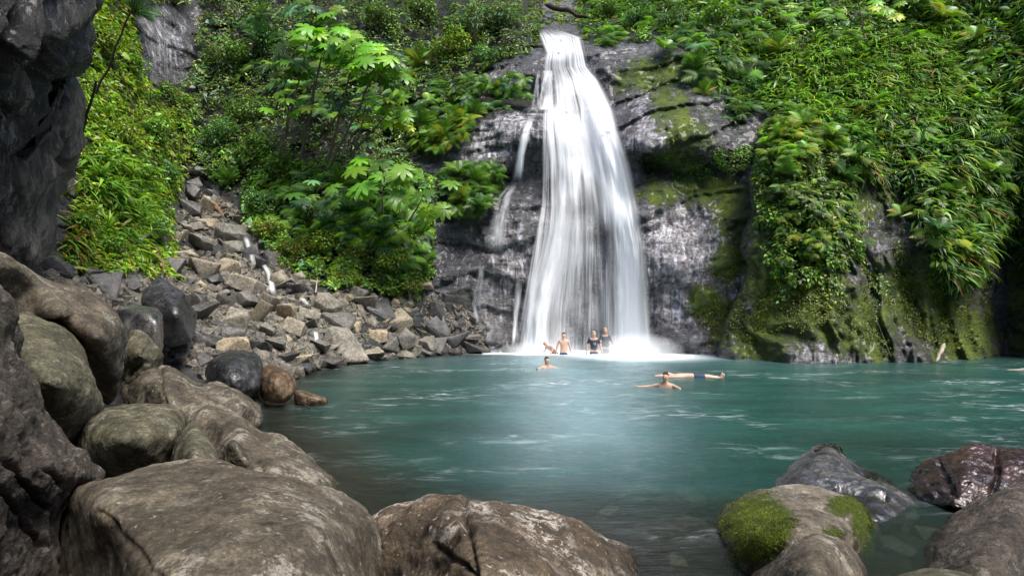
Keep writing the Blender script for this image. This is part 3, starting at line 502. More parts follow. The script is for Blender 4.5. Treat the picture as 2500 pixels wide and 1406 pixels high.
# ================================================================ waterfall
def falld(px,py,off):
    """depth of falling water: it never moves back towards the rock on its way down"""
    yy=np.arange(-40,900,8.); d=np.stack([lut(_TD,px,np.full(px.shape,y)) for y in yy]); d=np.minimum.accumulate(d,0)
    i=np.clip((py+40)/8.,0,len(yy)-1.001); k=i.astype(int); f=i-k; c=np.arange(px.size)
    a=d[k,c]*(1-f)+d[k+1,c]*f; return a-off
def sheet(name,L,Rr,y0,y1,off,densf,parent,nu=150,nv=330,seed=0,fu=26,fv=2.2,con=1.,ext=6,thick=.16,eg=.1,fade=0.):
    """one veil of the falls between a left and right border line (lists of (row,column))"""
    v=np.linspace(0,1,nv); py=y0+(y1-y0)*v; l=np.interp(py,[a for a,b in L],[b for a,b in L])-ext; r=np.interp(py,[a for a,b in Rr],[b for a,b in Rr])+ext
    from_=np.linspace(0,1,nu); U,Vv=np.meshgrid(from_,v); PX=l[:,None]+(r-l)[:,None]*U; PY=py[:,None]+0*U
    D=np.stack([falld(PX[k],PY[k],off) for k in range(nv)])
    ker=np.ones(25)/25; D=np.minimum(D+.1,np.apply_along_axis(lambda a:np.convolve(np.pad(a,12,'edge'),ker,'valid'),0,D))
    s=fbm(np.stack([U*fu,Vv*fv,U*0+seed],-1),4,.6); s2=fbm(np.stack([U*fu*3.1+.3*s,Vv*fv*1.3,U*0+seed+7],-1),3); s3=fbm(np.stack([U*fu*.3,Vv*fv*.8,U*0+seed+21],-1),3)
    D=D-thick*(.35*s+1.5*s3)
    st=.5+con*(.9*s+.22*s2+.9*s3)
    den=densf(PX,PY,U,Vv); a=np.clip(den*(1.3*st+.35)+ (den-.7)*2.*(den>.7),0,1)
    e=sstep(0,eg,U)*sstep(1,1-eg,U)*sstep(0,.03,Vv)*(1-fade*(1-sstep(0,.2,Vv)*sstep(1,.75,Vv))); a=a*e
    V=unp(PX,PY,D); me=mk_mesh(name,V,grid_faces(nu,nv)[:,::-1],M['fall'],attrs=dict(alpha=a))
    return link(name,me,parent)
fall=empty('waterfall',tuple(unp(1420,862,28.)),label='tall white silky waterfall pouring down the dark cliff into the pool',cat='waterfall')
def fp(o): o.matrix_parent_inverse=Matrix.Translation(-Vector(fall.location)); return o
Lm=[(68,1322),(90,1326),(130,1342),(160,1336),(265,1334),(300,1330),(400,1334),(500,1332),(560,1325),(620,1310),(700,1288),(780,1272),(862,1262)]
Rm=[(68,1340),(80,1375),(92,1412),(130,1420),(165,1428),(195,1455),(265,1490),(330,1508),(400,1530),(500,1552),(600,1570),(700,1580),(800,1588),(862,1602)]
dens=rbf([(1330,70,.55),(1350,90,.8),(1400,95,.6),(1380,115,.9),(1350,135,.85),(1410,150,.8),(1345,200,.55),(1345,250,.6),(1400,200,.9),(1385,230,.75),(1440,260,1.),(1470,300,.95),(1360,275,.98),(1340,300,.75),(1350,350,.8),(1400,330,.85),(1400,400,.85),(1340,420,.5),(1450,360,1.),(1500,450,1.),(1480,400,1.),(1430,470,.42),(1410,500,.35),(1340,500,.3),(1370,480,.7),(1370,580,.75),(1430,540,.28),(1440,620,.25),(1475,560,.12),(1480,620,.12),(1400,250,.55),(1360,190,.4),(1515,520,1.),(1540,600,1.),(1550,560,.6),(1530,700,1.),(1570,700,.45),(1350,640,.75),(1320,700,.7),(1300,760,.75),(1315,840,.8),(1275,800,.25),(1285,700,.25),(1330,560,.5),(1345,450,.35),(1385,680,.35),(1380,780,.22),(1420,760,.22),(1460,700,.08),(1450,820,.14),(1400,840,.2),(1490,740,.55),(1490,840,.75),(1530,840,1.),(1575,840,.75)],30.)
fp(sheet('main_veil',Lm,Rm,69,866,.35,lambda x,y,u,v:np.clip(dens(x,y),0,1.1),fall,nu=340,nv=420,seed=1,ext=12,fu=20,eg=.13,con=1.35))
fp(sheet('front_jet',[(160,1395),(265,1425),(330,1440),(420,1462),(500,1478),(600,1490),(700,1490),(862,1478)],[(160,1428),(265,1490),(330,1510),(420,1535),(500,1553),(600,1570),(700,1582),(862,1604)],160,868,.85,lambda x,y,u,v:.95*np.exp(-((u-.5)/.36)**2)*sstep(0,.12,v),fall,nu=140,nv=320,seed=5,fu=5,con=.5,eg=.4))
fp(sheet('left_jet',[(262,1340),(400,1345),(500,1345),(600,1325),(700,1300),(780,1282),(862,1270)],[(262,1400),(400,1420),(500,1420),(600,1405),(700,1380),(780,1352),(862,1340)],262,867,.8,lambda x,y,u,v:.4*np.exp(-((u-.45)/.33)**2),fall,nu=140,nv=280,seed=9,fu=7,con=.8,eg=.35))
fp(sheet('thin_curtain',[(170,1318),(270,1300)],[(170,1345),(270,1345)],172,268,.3,lambda x,y,u,v:.42+0*u,fall,nu=60,nv=70,seed=14,fu=8,con=2.2))
fp(sheet('ledge_curtain',[(262,1332),(500,1325),(862,1262)],[(262,1345),(500,1345),(700,1330),(862,1300)],264,866,.2,lambda x,y,u,v:.35+0*u,fall,nu=60,nv=240,seed=15,fu=7,con=2.4))
fp(sheet('middle_strands',[(520,1380),(862,1350)],[(520,1470),(862,1475)],500,864,.5,lambda x,y,u,v:.16*sstep(0,.3,v),fall,nu=150,nv=200,seed=16,fu=22,con=2.6,thick=.1))
def side_fall(label,L,Rr,y0,y1,den,seed,fu=5,off=.2,con=1.6,nm='side_trickle'):
    o=sheet(nm,L,Rr,y0,y1,off,lambda x,y,u,v:den+0*u,None,nu=50,nv=max(30,int((y1-y0)/2.5)),seed=seed,fu=fu,con=con,ext=3,thick=.06,eg=.35,fade=1.); tag(o,label,'side cascade'); return o
side_fall('thin bright side cascade sliding off the ledge left of the main falls',[(280,1292),(330,1272),(380,1262),(440,1252)],[(280,1306),(330,1292),(380,1280),(440,1274)],280,445,.85,31,con=1.2)
side_fall('faint spreading side cascade on the lower left rock below the thin bright one',[(440,1248),(480,1215),(560,1190),(620,1180)],[(440,1276),(480,1250),(560,1240),(620,1230)],440,620,.30,33,8)
side_fall('narrow trickle down the dark rock near the foot at far left of the falls',[(670,1168),(740,1150),(800,1160)],[(670,1180),(740,1172),(800,1185)],640,800,.30,35,4)
side_fall('thin outer strand of water leaping clear at the lower left edge of the falls',[(680,1262),(760,1254),(858,1250)],[(680,1275),(760,1268),(858,1262)],676,862,.55,37,3)
# mist and spray at the foot
def mist(cx,cy,cz,sx,sy,sz,den,name='spray'):
    m,nt=newmat('spray_mist'); n=N(nt); tc=n.n('ShaderNodeTexCoord').outputs['Object']
    ln=n.n('ShaderNodeVectorMath',operation='LENGTH'); n.l(tc,ln.inputs[0])
    f=n.ramp(ln.outputs['Value'],[(0.,1.),(.55,.32),(1.,0.)])
    f=n.math('MULTIPLY',f,den); v=n.n('ShaderNodeVolumePrincipled'); v.inputs['Color'].default_value=(.97,.98,1,1); v.inputs['Anisotropy'].default_value=0; n.l(f,v.inputs['Density'])
    o_=n.n('ShaderNodeOutputMaterial'); n.l(v.outputs[0],o_.inputs['Volume'])
    bm=bmesh.new(); bmesh.ops.create_icosphere(bm,subdivisions=3,radius=1); me=bpy.data.meshes.new(name); bm.to_mesh(me); bm.free(); me.materials.append(m)
    o=link(name,me); o.location=(cx,cy,cz); o.scale=(sx,sy,sz); tag(o,kind='stuff'); return o
if MIST:
    mist(5.4,26.6,.0,2.3,1.2,1.0,2.2,'spray')
    mist(.9,27.0,.0,1.7,.8,.55,1.8,'spray')
# ================================================================ rocks of the scree
def px3_(x,y,d): return tuple(float(q) for q in unp(x,y,d))
def rock_proto(seed,mat,n=13,box=(1,.8,.6),rnd=.35):
    rs=np.random.RandomState(seed); bm=bmesh.new(); 
    for k in range(n):
        v=rs.normal(size=3); v/=np.linalg.norm(v); v=np.sign(v)*np.abs(v)**rnd; v/=np.abs(v).max()**.6
        bm.verts.new(v*np.array(box)*(.85+.25*rs.rand()))
    r=bmesh.ops.convex_hull(bm,input=bm.verts); bmesh.ops.delete(bm,geom=[g for g in r['geom_interior'] if isinstance(g,bmesh.types.BMVert)],context='VERTS')
    bmesh.ops.dissolve_limit(bm,angle_limit=R(14),verts=bm.verts,edges=bm.edges)
    bmesh.ops.bevel(bm,geom=list(bm.edges),offset=.07,segments=2,affect='EDGES',profile=.6,clamp_overlap=True)
    bmesh.ops.triangulate(bm,faces=bm.faces); 
    for _ in range(2):
        long=[e for e in bm.edges if e.calc_length()>.2]
        if long: bmesh.ops.subdivide_edges(bm,edges=long,cuts=1,use_grid_fill=True)
        bmesh.ops.triangulate(bm,faces=bm.faces)
    bm.normal_update(); co=np.array([v.co[:] for v in bm.verts]); nn=np.array([v.normal[:] for v in bm.verts])
    dp=.05*fbm(co*1.7+seed*3,4)+.03*(ridged(co*2.5+seed,3)-.6)
    for v,c in zip(bm.verts,co+nn*dp[:,None]): v.co=c
    for f in bm.faces: f.smooth=True
    me=bpy.data.meshes.new('rock'); bm.to_mesh(me); bm.free(); me.materials.append(M[mat]); return me
BOX=[(1,.85,.75),(1,.7,.65),(1,.9,.85),(1,.75,.55),(1,.8,.8),(1,.65,.5)]
PR={m:[rock_proto(s*7+k,m,[9,12,14,10,16,11][k],BOX[k]) for k in range(6)] for s,m in enumerate(('scree','scree_dark'))}
PR['scree'].append(rock_proto(77,'scree',30,(1,.8,.7),.8)); PR['scree_dark'].append(rock_proto(78,'scree_dark',30,(1,.8,.7),.8))
def put_rock(px,py,w,h,mat='scree',k=None,tilt=0.,label=None,group=None,rs=random,dd=0.):
    d=float(TL(px,py+h*.3))-.1*w/40+dd; k=rs.randrange(7) if k is None else k
    W=w/F*d/2*1.12; Hh=h/F*d/2*1.15; bx=(BOX+[(1,.8,.7)])[k]
    o=link('rock',PR[mat][k]); o.location=Vector(unp(px,py,d+W*.35).tolist())
    yaw=rs.uniform(-.5,.5); o.rotation_euler=(rs.uniform(-.35,.15),R(tilt)+rs.uniform(-.1,.1),yaw+(math.pi if rs.random()<.5 else 0))
    o.scale=(W,W*rs.uniform(.9,1.15)/bx[1]*.85,Hh/bx[2]*.95); tag(o,label,'rock',group); return o
# big readable stones, set where the photograph shows them: column, row, width, height, stone, tilt, label
HR=[(485,600,66,46,'scree',20,'pale tan slab high on the scree, right of the green bank'),(453,559,34,22,'scree',10,'small pale wedge stone at the upper left edge of the scree'),(450,592,56,34,'scree',25,'tan slab leaning left at the upper left edge of the scree'),
(460,622,42,20,'scree',0,'flat pale stone below the leaning tan slab'),(565,575,66,50,'scree',-5,'big grey-brown block near the top right of the scree beside the stream'),(575,543,46,30,'scree',10,'square tan block topping the big grey-brown block by the stream'),
(571,606,40,36,'scree',0,'rounded tan stone just below the big grey-brown block by the stream'),(506,508,40,50,'scree',40,'tall tilted grey stone at the very top of the scree'),(462,512,46,38,'scree_dark',0,'dark block at the top left end of the scree'),
(495,655,72,52,'scree',-15,'large pinkish tan stone in the upper middle of the scree'),(512,684,48,34,'scree_dark',20,'dark stone tucked under the large pinkish tan stone'),(560,655,54,40,'scree',-10,'grey flat sided stone right of the large pinkish tan stone'),
(548,682,34,20,'scree_dark',15,'wet bluish pebble shaped stone below the grey flat sided stone'),(600,694,90,42,'scree',12,'long pale wedge stone in the middle of the scree'),(588,776,72,50,'scree',10,'wide tan block low in the middle of the scree'),
(592,734,48,50,'scree',30,'cracked grey-tan stone above the wide tan block'),(632,765,40,90,'scree',-38,'long narrow slab sliding down the middle of the scree'),(655,742,44,60,'scree',-35,'second long slab beside the long narrow slab, nearer the stream'),
(698,768,50,46,'scree',5,'blocky tan stone with flat bright top, right of the scree stream'),(715,800,56,42,'scree',10,'wide brown stone below the blocky flat topped stone'),(752,768,52,30,'scree',10,'low olive stone beside the flat topped stone'),
(797,748,62,50,'scree',-10,'large orange-tan block in the centre right of the scree'),(826,780,74,38,'scree',8,'smooth flat tan stone just below the large orange-tan block'),(820,832,0,0,'scree',0,None),
(905,866,66,28,'scree',3,'pale flat stone lying half in the pool at the waterline'),(770,850,56,34,'scree',8,'brown block at the waterline left of the large hollow rock'),(880,714,44,34,'scree',15,'pale pinkish block under the low bushes at the top of the right scree'),
(893,752,50,52,'scree',-5,'stacked grey-green block in the right part of the scree'),(935,760,52,48,'scree_dark',20,'grey-purple block right of the stacked grey-green block'),(903,790,34,36,'scree',0,'squat pale cube of stone below the stacked grey-green block'),
(975,785,52,50,'scree',-35,'grey slab tilted left in the right part of the scree'),(985,830,50,46,'scree',-25,'tan slab leaning above the waterline in the right part of the scree'),(950,845,46,36,'scree',30,'tan pointed stone by the waterline right of the pale flat stone'),
(925,820,44,40,'scree',0,'grey cracked stone behind the pale flat stone'),(1033,706,50,44,'scree',-10,'big rounded mauve-grey stone beside the foot of the cliff at top right of the scree'),(1065,760,36,44,'scree_dark',10,'upright grey stone under the rounded mauve-grey stone'),
(1070,800,52,50,'scree_dark',15,'smooth grey dome stone low at the foot of the cliff'),(1115,825,60,36,'scree_dark',-40,'dark slab leaning down to the water by the cliff foot'),(1040,840,40,36,'scree',5,'grey stone above the waterline left of the smooth dome stone'),
(1042,858,36,26,'scree_dark',0,'wet bluish block at the waterline below the smooth dome stone'),(1000,868,44,20,'scree',-10,'brown flat fragment at the waterline in front of the tan leaning slab'),(1140,820,56,22,'scree_dark',-4,'shiny wet flat rock at the base of the dark cliff'),
(1150,850,50,22,'scree_dark',6,'low wet rock at the water edge below the shiny flat rock'),(700,700,48,32,'scree',15,'brown wedge stone under the bushes right of the stream'),(725,712,44,40,'scree_dark',0,'dark stone beside the brown wedge stone under the bushes'),
(680,685,48,44,'scree',0,'round brown stone beside the middle stream pool'),(615,620,40,40,'scree_dark',-15,'bluish wet block the small stream runs over'),(632,655,46,40,'scree_dark',20,'dark wet boulder left of the small stream'),
(650,600,30,26,'scree_dark',0,'small dark stone right of the bluish wet block'),(668,632,40,30,'scree_dark',-25,'grey stone leaning under the bushes by the upper stream'),(500,770,60,54,'wet',0,'round dark blue-grey rock right of the big black angular rock'),
(478,740,48,34,'scree_dark',10,'purple-grey stone on top of the round blue-grey rock'),(500,830,70,50,'scree_dark',10,'wet grey boulder with a bright top below the round blue-grey rock'),(430,835,66,52,'scree_dark',-15,'dark low rock right of the blue-grey block'),
(570,848,80,44,'scree',5,'rounded brown stone behind the glossy black rock'),(635,850,50,40,'scree_dark',0,'grey rounded stone right of the glossy black rock'),(570,810,50,46,'scree_dark',15,'grey knobbly stone above the rounded brown stone'),
(650,815,44,40,'scree',20,'tan cube stone at the bottom of the long slab'),(672,845,46,36,'scree',-20,'striped tan fragment near the shore stream'),(210,660,60,44,'wet',20,'dark bluish rock below the cave at the left'),
(130,660,70,50,'wet',-20,'black streaked rock at the foot of the left wall'),(265,700,56,60,'wet',0,'black rock under the green bank left of the black angular rock'),(315,690,52,44,'wet',25,'dark rounded rock under the green bank nearest the black angular rock'),
(235,685,40,40,'wet',0,'small black stone squeezed below the green bank'),(425,650,40,50,'scree_dark',20,'grey stone showing through the green bank'),(705,880,40,34,'scree_dark',0,'wet round pebble rock on the shore beside the pool inlet'),
(745,878,66,24,'scree',5,'low pale rock running into the pool at the inlet'),(735,895,48,26,'wet',10,'dark splashed rock in the pool inlet'),(700,922,34,24,'scree_dark',0,'small wet block beside the round rusty rock'),(800,880,60,16,'wet',3,'thin wet ledge stone just above the pool surface')]
rr=random.Random(5); placed=[]
for (cx,cy,w_,h_,m_,tl,lb) in HR:
    if lb is None: continue
    placed.append((cx,cy,max(w_,h_)/2))
    mm='scree_dark' if m_=='wet' else m_
    long_=h_>w_*1.3
    put_rock(cx,cy,w_*(1.0 if not long_ else .85),h_*1.05,mm,None if not long_ else 2,tl,lb,None,rr)
SCR=[(455,478),(500,470),(545,485),(590,520),(640,590),(690,650),(760,690),(830,700),(900,715),(960,735),(1040,690),(1090,730),(1170,780),(1185,862),(1060,874),(900,882),(800,888),(740,905),(680,945),(620,960),(520,940),(430,880),(330,880),(300,760),(180,720),(110,690),(120,640),(330,665),(430,680),(430,560)]
ZON=[(lambda x,y:x<430 or (y>790 and x<660),'small dark broken rock wedged among the wet rocks of the left shore','dark rocks of the left shore','scree_dark',.9),
(lambda x,y:y<660,'small angular rock in the steep upper gully of the scree','rocks in the upper scree','scree',.25),
(lambda x,y:x>1040,'small dark wet rock heaped at the foot of the dark cliff','rocks at the cliff foot','scree_dark',.75),
(lambda x,y:x<780,'small tan broken rock in the middle of the scree beside the thin stream','rocks in the middle scree','scree',.15),
(lambda x,y:True,'small grey-tan broken rock in the right hand part of the scree','rocks in the right scree','scree',.12)]
cnt=0; pts=[(a,b,c*.8) for a,b,c in placed]
for t in range(30000):
    if cnt>=218: break
    x=rr.uniform(100,1190); y=rr.uniform(350,950)
    if y<465 and rr.random()<.75: continue
    big=rr.random()<.3; s=rr.uniform(22,32) if big and t<3000 else rr.uniform(12,21)
    if not inpoly(np.array([x]),np.array([y]),SCR)[0]: continue
    if any((x-a)**2+(y-b)**2<(c+s*.36)**2 for a,b,c in pts): continue
    pts.append((x,y,s*.36))
    for cond,lb,gp,mt,pd in ZON:
        if cond(x,y): break
    mt2='scree_dark' if rr.random()<pd else 'scree'
    put_rock(x,y,s*1.35,s*rr.uniform(.8,1.2),mt2,None,rr.uniform(-35,35),lb,gp,rr); cnt+=1
for (x,y,s) in ((488,352,16),(500,385,18),(486,418,18),(478,448,18),(470,470,24)): put_rock(x,y,s*1.5,s*1.2,'scree_dark',None,rr.uniform(-30,30),'dark wet stone in the overgrown gully above the scree','rocks in the gully',rr,-.7)
for (x,y,s) in ((1590,1190,60),(1680,1215,70),(1490,1255,50),(1700,1150,50),(1815,1120,60),(1900,1060,70),(2060,1030,90),(2190,1060,80),(2330,1040,80),(2420,1000,70),(2210,1275,70),(2190,1345,80),(2260,1300,50),(1640,1390,90),(1560,1200,40),(1790,1060,50),(2120,985,60)):
    d=wd(y,-.16); k=rr.randrange(7); o=link('rock',PR['scree'][6 if k<3 else k]); o.location=px3_(x,y,d); w_=s/F*d*.6; o.scale=(w_,w_*.9,.16); o.rotation_euler=(0,0,rr.uniform(0,6)); tag(o,'brown stone lying under the shallow clear water of the right hand side','rock','stones under the shallow water')
# rubble between them: uncountable
def batch(tv,tf,P,B,S,cols):
    tv=np.asarray(tv,float); tf=np.asarray(tf,int); n=len(P); S=np.asarray(S,float)
    if S.ndim==1: S=np.repeat(S[:,None],3,1)
    V=np.einsum('nij,mj->nmi',B*S[:,None,:],tv)+P[:,None]
    Fc=(tf[None]+(np.arange(n)*len(tv))[:,None,None]).reshape(-1,tf.shape[1]); C=np.repeat(cols[:,None],len(tv),1)
    return V.reshape(-1,3),Fc,C.reshape(-1,3)
def rnd_basis(n,rs): 
    q=rs.normal(size=(n,4)); q/=np.linalg.norm(q,axis=1)[:,None]; w,x,y,z_=q.T
    return np.stack([np.stack([1-2*(y*y+z_*z_),2*(x*y-z_*w),2*(x*z_+y*w)],-1),np.stack([2*(x*y+z_*w),1-2*(x*x+z_*z_),2*(y*z_-x*w)],-1),np.stack([2*(x*z_-y*w),2*(y*z_+x*w),1-2*(x*x+y*y)],-1)],-2)
rs_=np.random.RandomState(8); n_=26000; X=rs_.uniform(90,1200,n_); Y=rs_.uniform(460,960,n_); k_=inpoly(X,Y,SCR); X,Y=X[k_],Y[k_]
cube=PR['scree'][0]; tv=np.array([(-1,-.7,-.6),(1,-.9,-.5),(.8,.9,-.6),(-.9,.8,-.5),(-.7,-.6,.6),(.6,-.8,.7),(.9,.6,.5),(-.6,.7,.7)]); tf=[(0,3,2),(0,2,1),(4,5,6),(4,6,7),(0,1,5),(0,5,4),(1,2,6),(1,6,5),(2,3,7),(2,7,6),(3,0,4),(3,4,7)]
P_=unp(X,Y,TL(X,Y)+.05); V_,F_,C_=batch(tv,tf,P_,rnd_basis(len(P_),rs_),rs_.uniform(.05,.11,len(P_))+.16*rs_.rand(len(P_))**5,np.zeros((len(P_),3)))
tag(link('gravel',mk_mesh('gravel',V_,F_,M['gravel'],smooth=False)),'loose rubble filling the gaps between the scree rocks','gravel',kind='stuff')
# small streams in the scree
for (pl,wd_,dn,lb) in [([(508,478),(512,500)],9,.8,'tiny white spout at the head of the scree between the top stones'),([(598,575),(606,600),(616,625),(620,650)],13,.55,'thin stream running over the bluish wet block in the upper scree'),([(640,640),(655,665),(662,690),(668,720)],14,.75,'small white stream dropping through the dark rocks in the middle scree'),([(735,725),(752,745)],12,.6,'little white splash of stream right of the middle scree'),([(770,808),(774,835)],10,.75,'short white spout beside the large hollow rock'),([(640,935),(645,965),(648,985)],18,.65,'white trickle spilling into the pool beside the round rusty rock')]:
    pl=np.array(pl,float); L=[(b,a-wd_/2) for a,b in pl]; Rr=[(b,a+wd_/2) for a,b in pl]
    o=sheet('stream',L,Rr,pl[0,1],pl[-1,1],.55,lambda x,y,u,v:dn+0*u,None,nu=20,nv=30,seed=int(pl[0,0]),fu=3,con=1.,ext=2,thick=.05,eg=.4,fade=.9); tag(o,lb,'stream')
# ================================================================ sticks and logs
def tube(path,rad,seg=8,closed=True):
    path=[Vector(p) for p in path]; V=[];Fc=[]
    for i,p in enumerate(path):
        a=path[max(0,i-1)]; b=path[min(len(path)-1,i+1)]; t=(b-a).normalized(); u=t.orthogonal().normalized(); 
        if i and abs(u.dot(pu))<.999: u=(pu-t*pu.dot(t)).normalized()
        pu=u; w_=t.cross(u); r=rad[i] if hasattr(rad,'__len__') else rad
        for k in range(seg): V.append(p+(u*math.cos(6.2832*k/seg)+w_*math.sin(6.2832*k/seg))*r)
    for i in range(len(path)-1):
        for k in range(seg): Fc.append((i*seg+k,i*seg+(k+1)%seg,(i+1)*seg+(k+1)%seg,(i+1)*seg+k))
    return [v[:] for v in V],Fc
class MB:
    def __init__(s): s.v=[];s.f=[]
    def add(s,vf): n=len(s.v); s.v+=vf[0]; s.f+=[tuple(i+n for i in f) for f in vf[1]]; return s
    def build(s,name,mat,parent=None):
        me=bpy.data.meshes.new(name); me.from_pydata(s.v,[],s.f); me.materials.append(mat)
        for p in me.polygons: p.use_smooth=True
        return link(name,me,parent)
def wob(a,b,n,amp,rr): 
    a,b=Vector(a),Vector(b); return [a.lerp(b,i/(n-1))+Vector((rr.uniform(-1,1),rr.uniform(-1,1),rr.uniform(-1,1)))*amp*(0<i<n-1) for i in range(n)]
def px3(px,py,d): return tuple(float(q) for q in unp(px,py,d))
def log(name,a,b,da,db,r,mat,label,cat,amp=.04):
    P=wob(px3(*a,da),px3(*b,db),9,amp,rr); mb=MB().add(tube(P,[r*(1.1-.5*i/8)*(.25 if i in(0,8) else 1) for i in range(9)],10)); 
    q=(P[0]+P[4])*0; br=P[5]; mb.add(tube([br,br+Vector((.1,-.05,.12))*r*10],[r*.4,r*.15],6))
    o=mb.build(name,M[mat]); tag(o,label,cat); return o
g=lambda x,y:float(TL(x,y))
log('log',(518,490),(545,530),g(518,490)-.5,g(545,530)-.4,.13,'wood','short reddish brown log lying at the top of the scree','log')
log('stick',(378,600),(415,690),g(378,600)-.9,g(415,690)-.5,.06,'wood','long thin reddish stick leaning on the lower edge of the green bank','stick')
log('stick',(2306,838),(2286,882),22.9,22.5,.08,'palewood','pale bleached stick leaning against the foot of the mossy outcrop','stick')
log('stick',(770,715),(775,680),g(770,715)-.8,g(775,680)-.8,.03,'palewood','pale upright stick among the low bushes above the scree','stick',.01)
log('log',(2440,908),(2560,900),20.6,20.0,.07,'palewood','pale driftwood log floating by the right shore','log',.02)
log('log',(1330,12),(1440,45),38,36,.16,'bark_dark','dark branch crossing the gap at the top of the falls','branch',.1)
mb=MB()
for a,b in (((1990,1100),(2012,1084)),((2012,1084),(2052,1088)),((2052,1088),(2064,1112)),((2000,1092),(2045,1096)),((2040,1084),(2050,1106))): mb.add(tube(wob(px3(*a,7.95),px3(*b,7.9),5,.03,rr),[.016,.013,.011,.009,.006],6))
tag(mb.build('twig',M['bark_dark']),'small bent black twig lying on top of the wet grey peaked rock','twig')
# ================================================================ vegetation
PAL=dict(bright=[(.15,.30,.02),(.12,.26,.022),(.22,.38,.04),(.09,.19,.02)],yellowish=[(.18,.25,.02),(.27,.33,.03),(.11,.19,.018),(.34,.33,.04)],mid=[(.075,.18,.022),(.11,.24,.03),(.055,.13,.018),(.16,.30,.05)],
olive=[(.07,.11,.03),(.11,.16,.045),(.045,.075,.02),(.16,.21,.075)],cool=[(.055,.15,.055),(.09,.21,.085),(.035,.10,.035),(.14,.28,.13)],dark=[(.018,.045,.012),(.03,.065,.018),(.022,.055,.022)],rust=[(.20,.10,.02),(.16,.14,.02),(.24,.07,.025),(.08,.14,.02)],lime=[(.20,.44,.02),(.15,.36,.02),(.28,.50,.03)],yellow=[(.50,.42,.01),(.40,.45,.02)])
def pick(names,n,rs,jit=.25):
    if isinstance(names,str): names=[names]
    L=np.array(sum([PAL[k] for k in names],[])); c=L[rs.randint(len(L),size=n)]; return c*(1+jit*rs.normal(size=(n,1))).clip(.4,1.8)*(1+.08*rs.normal(size=(n,3)))
LEAF=([(0,0,0),(-.26,.42,.05),(0,1,-.08),(.26,.42,.05),(0,.45,-.02)],[(0,4,1),(1,4,2),(0,3,4),(3,2,4)])
NARROW=([(0,0,0),(-.11,.4,.04),(0,1,-.12),(.11,.4,.04)],[(0,2,1),(0,3,2)])
def blade_t(w=.045,bend=.45,n=5):
    v=[];f=[]
    for i in range(n):
        t=i/n; y=t*(1-.25*bend*t); zz=.35*t-bend*t*t; ww=w*(1-t**2.2)*(.6+.8*t if t<.4 else 1)
        v+=[(-ww,y,zz+.012),(ww,y,zz+.012)]
    v.append((0,1-.25*bend,.35-bend))
    for i in range(n-1): a=2*i; f+=[(a,a+1,a+3),(a,a+3,a+2)]
    f.append((2*n-2,2*n-1,2*n)); return v,f
def frond_t(n=15,droop=.55,w=.30):
    v=[];f=[]
    for i in range(n):
        t=(i+.6)/n; y=t*(1-.2*t); zz=.42*t-droop*t*t; l=w*math.sin(math.pi*min(1,(t*.9+.12)))**.8
        for s in (-1,1):
            k=len(v); v+=[(0,y-.014,zz),(0,y+.014,zz),(s*l*.5,y+.045,zz-.01),(s*l,y+.055,zz-.10*l/w),(s*l*.5,y+.012,zz-.01)]
            f+=([(k,k+2,k+1),(k,k+4,k+2),(k+4,k+3,k+2)] if s>0 else [(k,k+1,k+2),(k,k+2,k+4),(k+4,k+2,k+3)])
    k=len(v); v+=[(-.008,0,0),(.008,0,0),(0,.45,.3*.45*1.2-droop*.2),(0,.8,.42-droop)]; f+=[(k,k+1,k+2),(k,k+2,k+3)]
    return v,f
def palm_t(n=9,droop=.3):
    v=[(0,0,0)];f=[]
    for i in range(n):
        a=6.2832*(i+.5)/n*.93+.22; r=1-.25*abs(math.cos(a/2))**3
        def q(aa,rr_,zz): return (math.sin(aa)*rr_,math.cos(aa)*rr_,zz)
        k=len(v); v+=[q(a-.30,r*.55,-.06-droop*.22),q(a-.17,r*.85,-droop*.6),q(a,r,-droop),q(a+.17,r*.85,-droop*.6),q(a+.30,r*.55,-.06-droop*.22),q(a,r*.55,-droop*.15)]
        f+=[(0,k,k+5),(0,k+5,k+4),(k,k+1,k+5),(k+1,k+2,k+5),(k+5,k+2,k+3),(k+5,k+3,k+4)]
        if i: f.append((0,k-2,k))
    return v,[(a,c,b) for a,b,c in f]
def heart_t():
    o=[(0,-.08),(-.22,-.2),(-.42,-.05),(-.45,.2),(-.34,.5),(-.15,.8),(0,1),(.15,.8),(.34,.5),(.45,.2),(.42,-.05),(.22,-.2)]
    v=[(0,.25,.04)]+[(x,y,-.12*abs(x)-.12*y*y) for x,y in o]; return v,[(0,i+2 if i<11 else 1,i+1) for i in range(12)]
def frame(nrm,tang):
    """columns: side, length (tang), normal"""
    nrm=nrm/np.linalg.norm(nrm,axis=1)[:,None]; t=tang-nrm*(tang*nrm).sum(1)[:,None]; t/=np.linalg.norm(t,axis=1)[:,None]+1e-9; s=np.cross(t,nrm); return np.stack([s,t,nrm],-1)
def surfN(f,px,py,e=3.):
    a=unp(px+e,py,f(px+e,py))-unp(px-e,py,f(px-e,py)); b=unp(px,py-e,f(px,py-e))-unp(px,py+e,f(px,py+e)); n_=np.cross(a,b); n_/=np.linalg.norm(n_,axis=1)[:,None]
    v=unp(px,py,f(px,py))-np.array([0,0,H]); n_*=np.where((n_*v).sum(1)>0,-1,1)[:,None]; return n_
def FR(px,py): return lut(_FF,px,py)
_rb=np.random.RandomState(41); BUB=[]
for k in range(1500):
    x=_rb.uniform(80,2650); y=_rb.uniform(-120,760)
    if not vegmask(np.array([x]),np.array([y]))[0]: continue
    r=_rb.uniform(22,70)*(1. if x<1330 else .7); 
    if all((x-a)**2+(y-b)**2>(.62*max(r,c))**2 for a,b,c in BUB): BUB.append((x,y,r))
BUB=np.array(BUB)
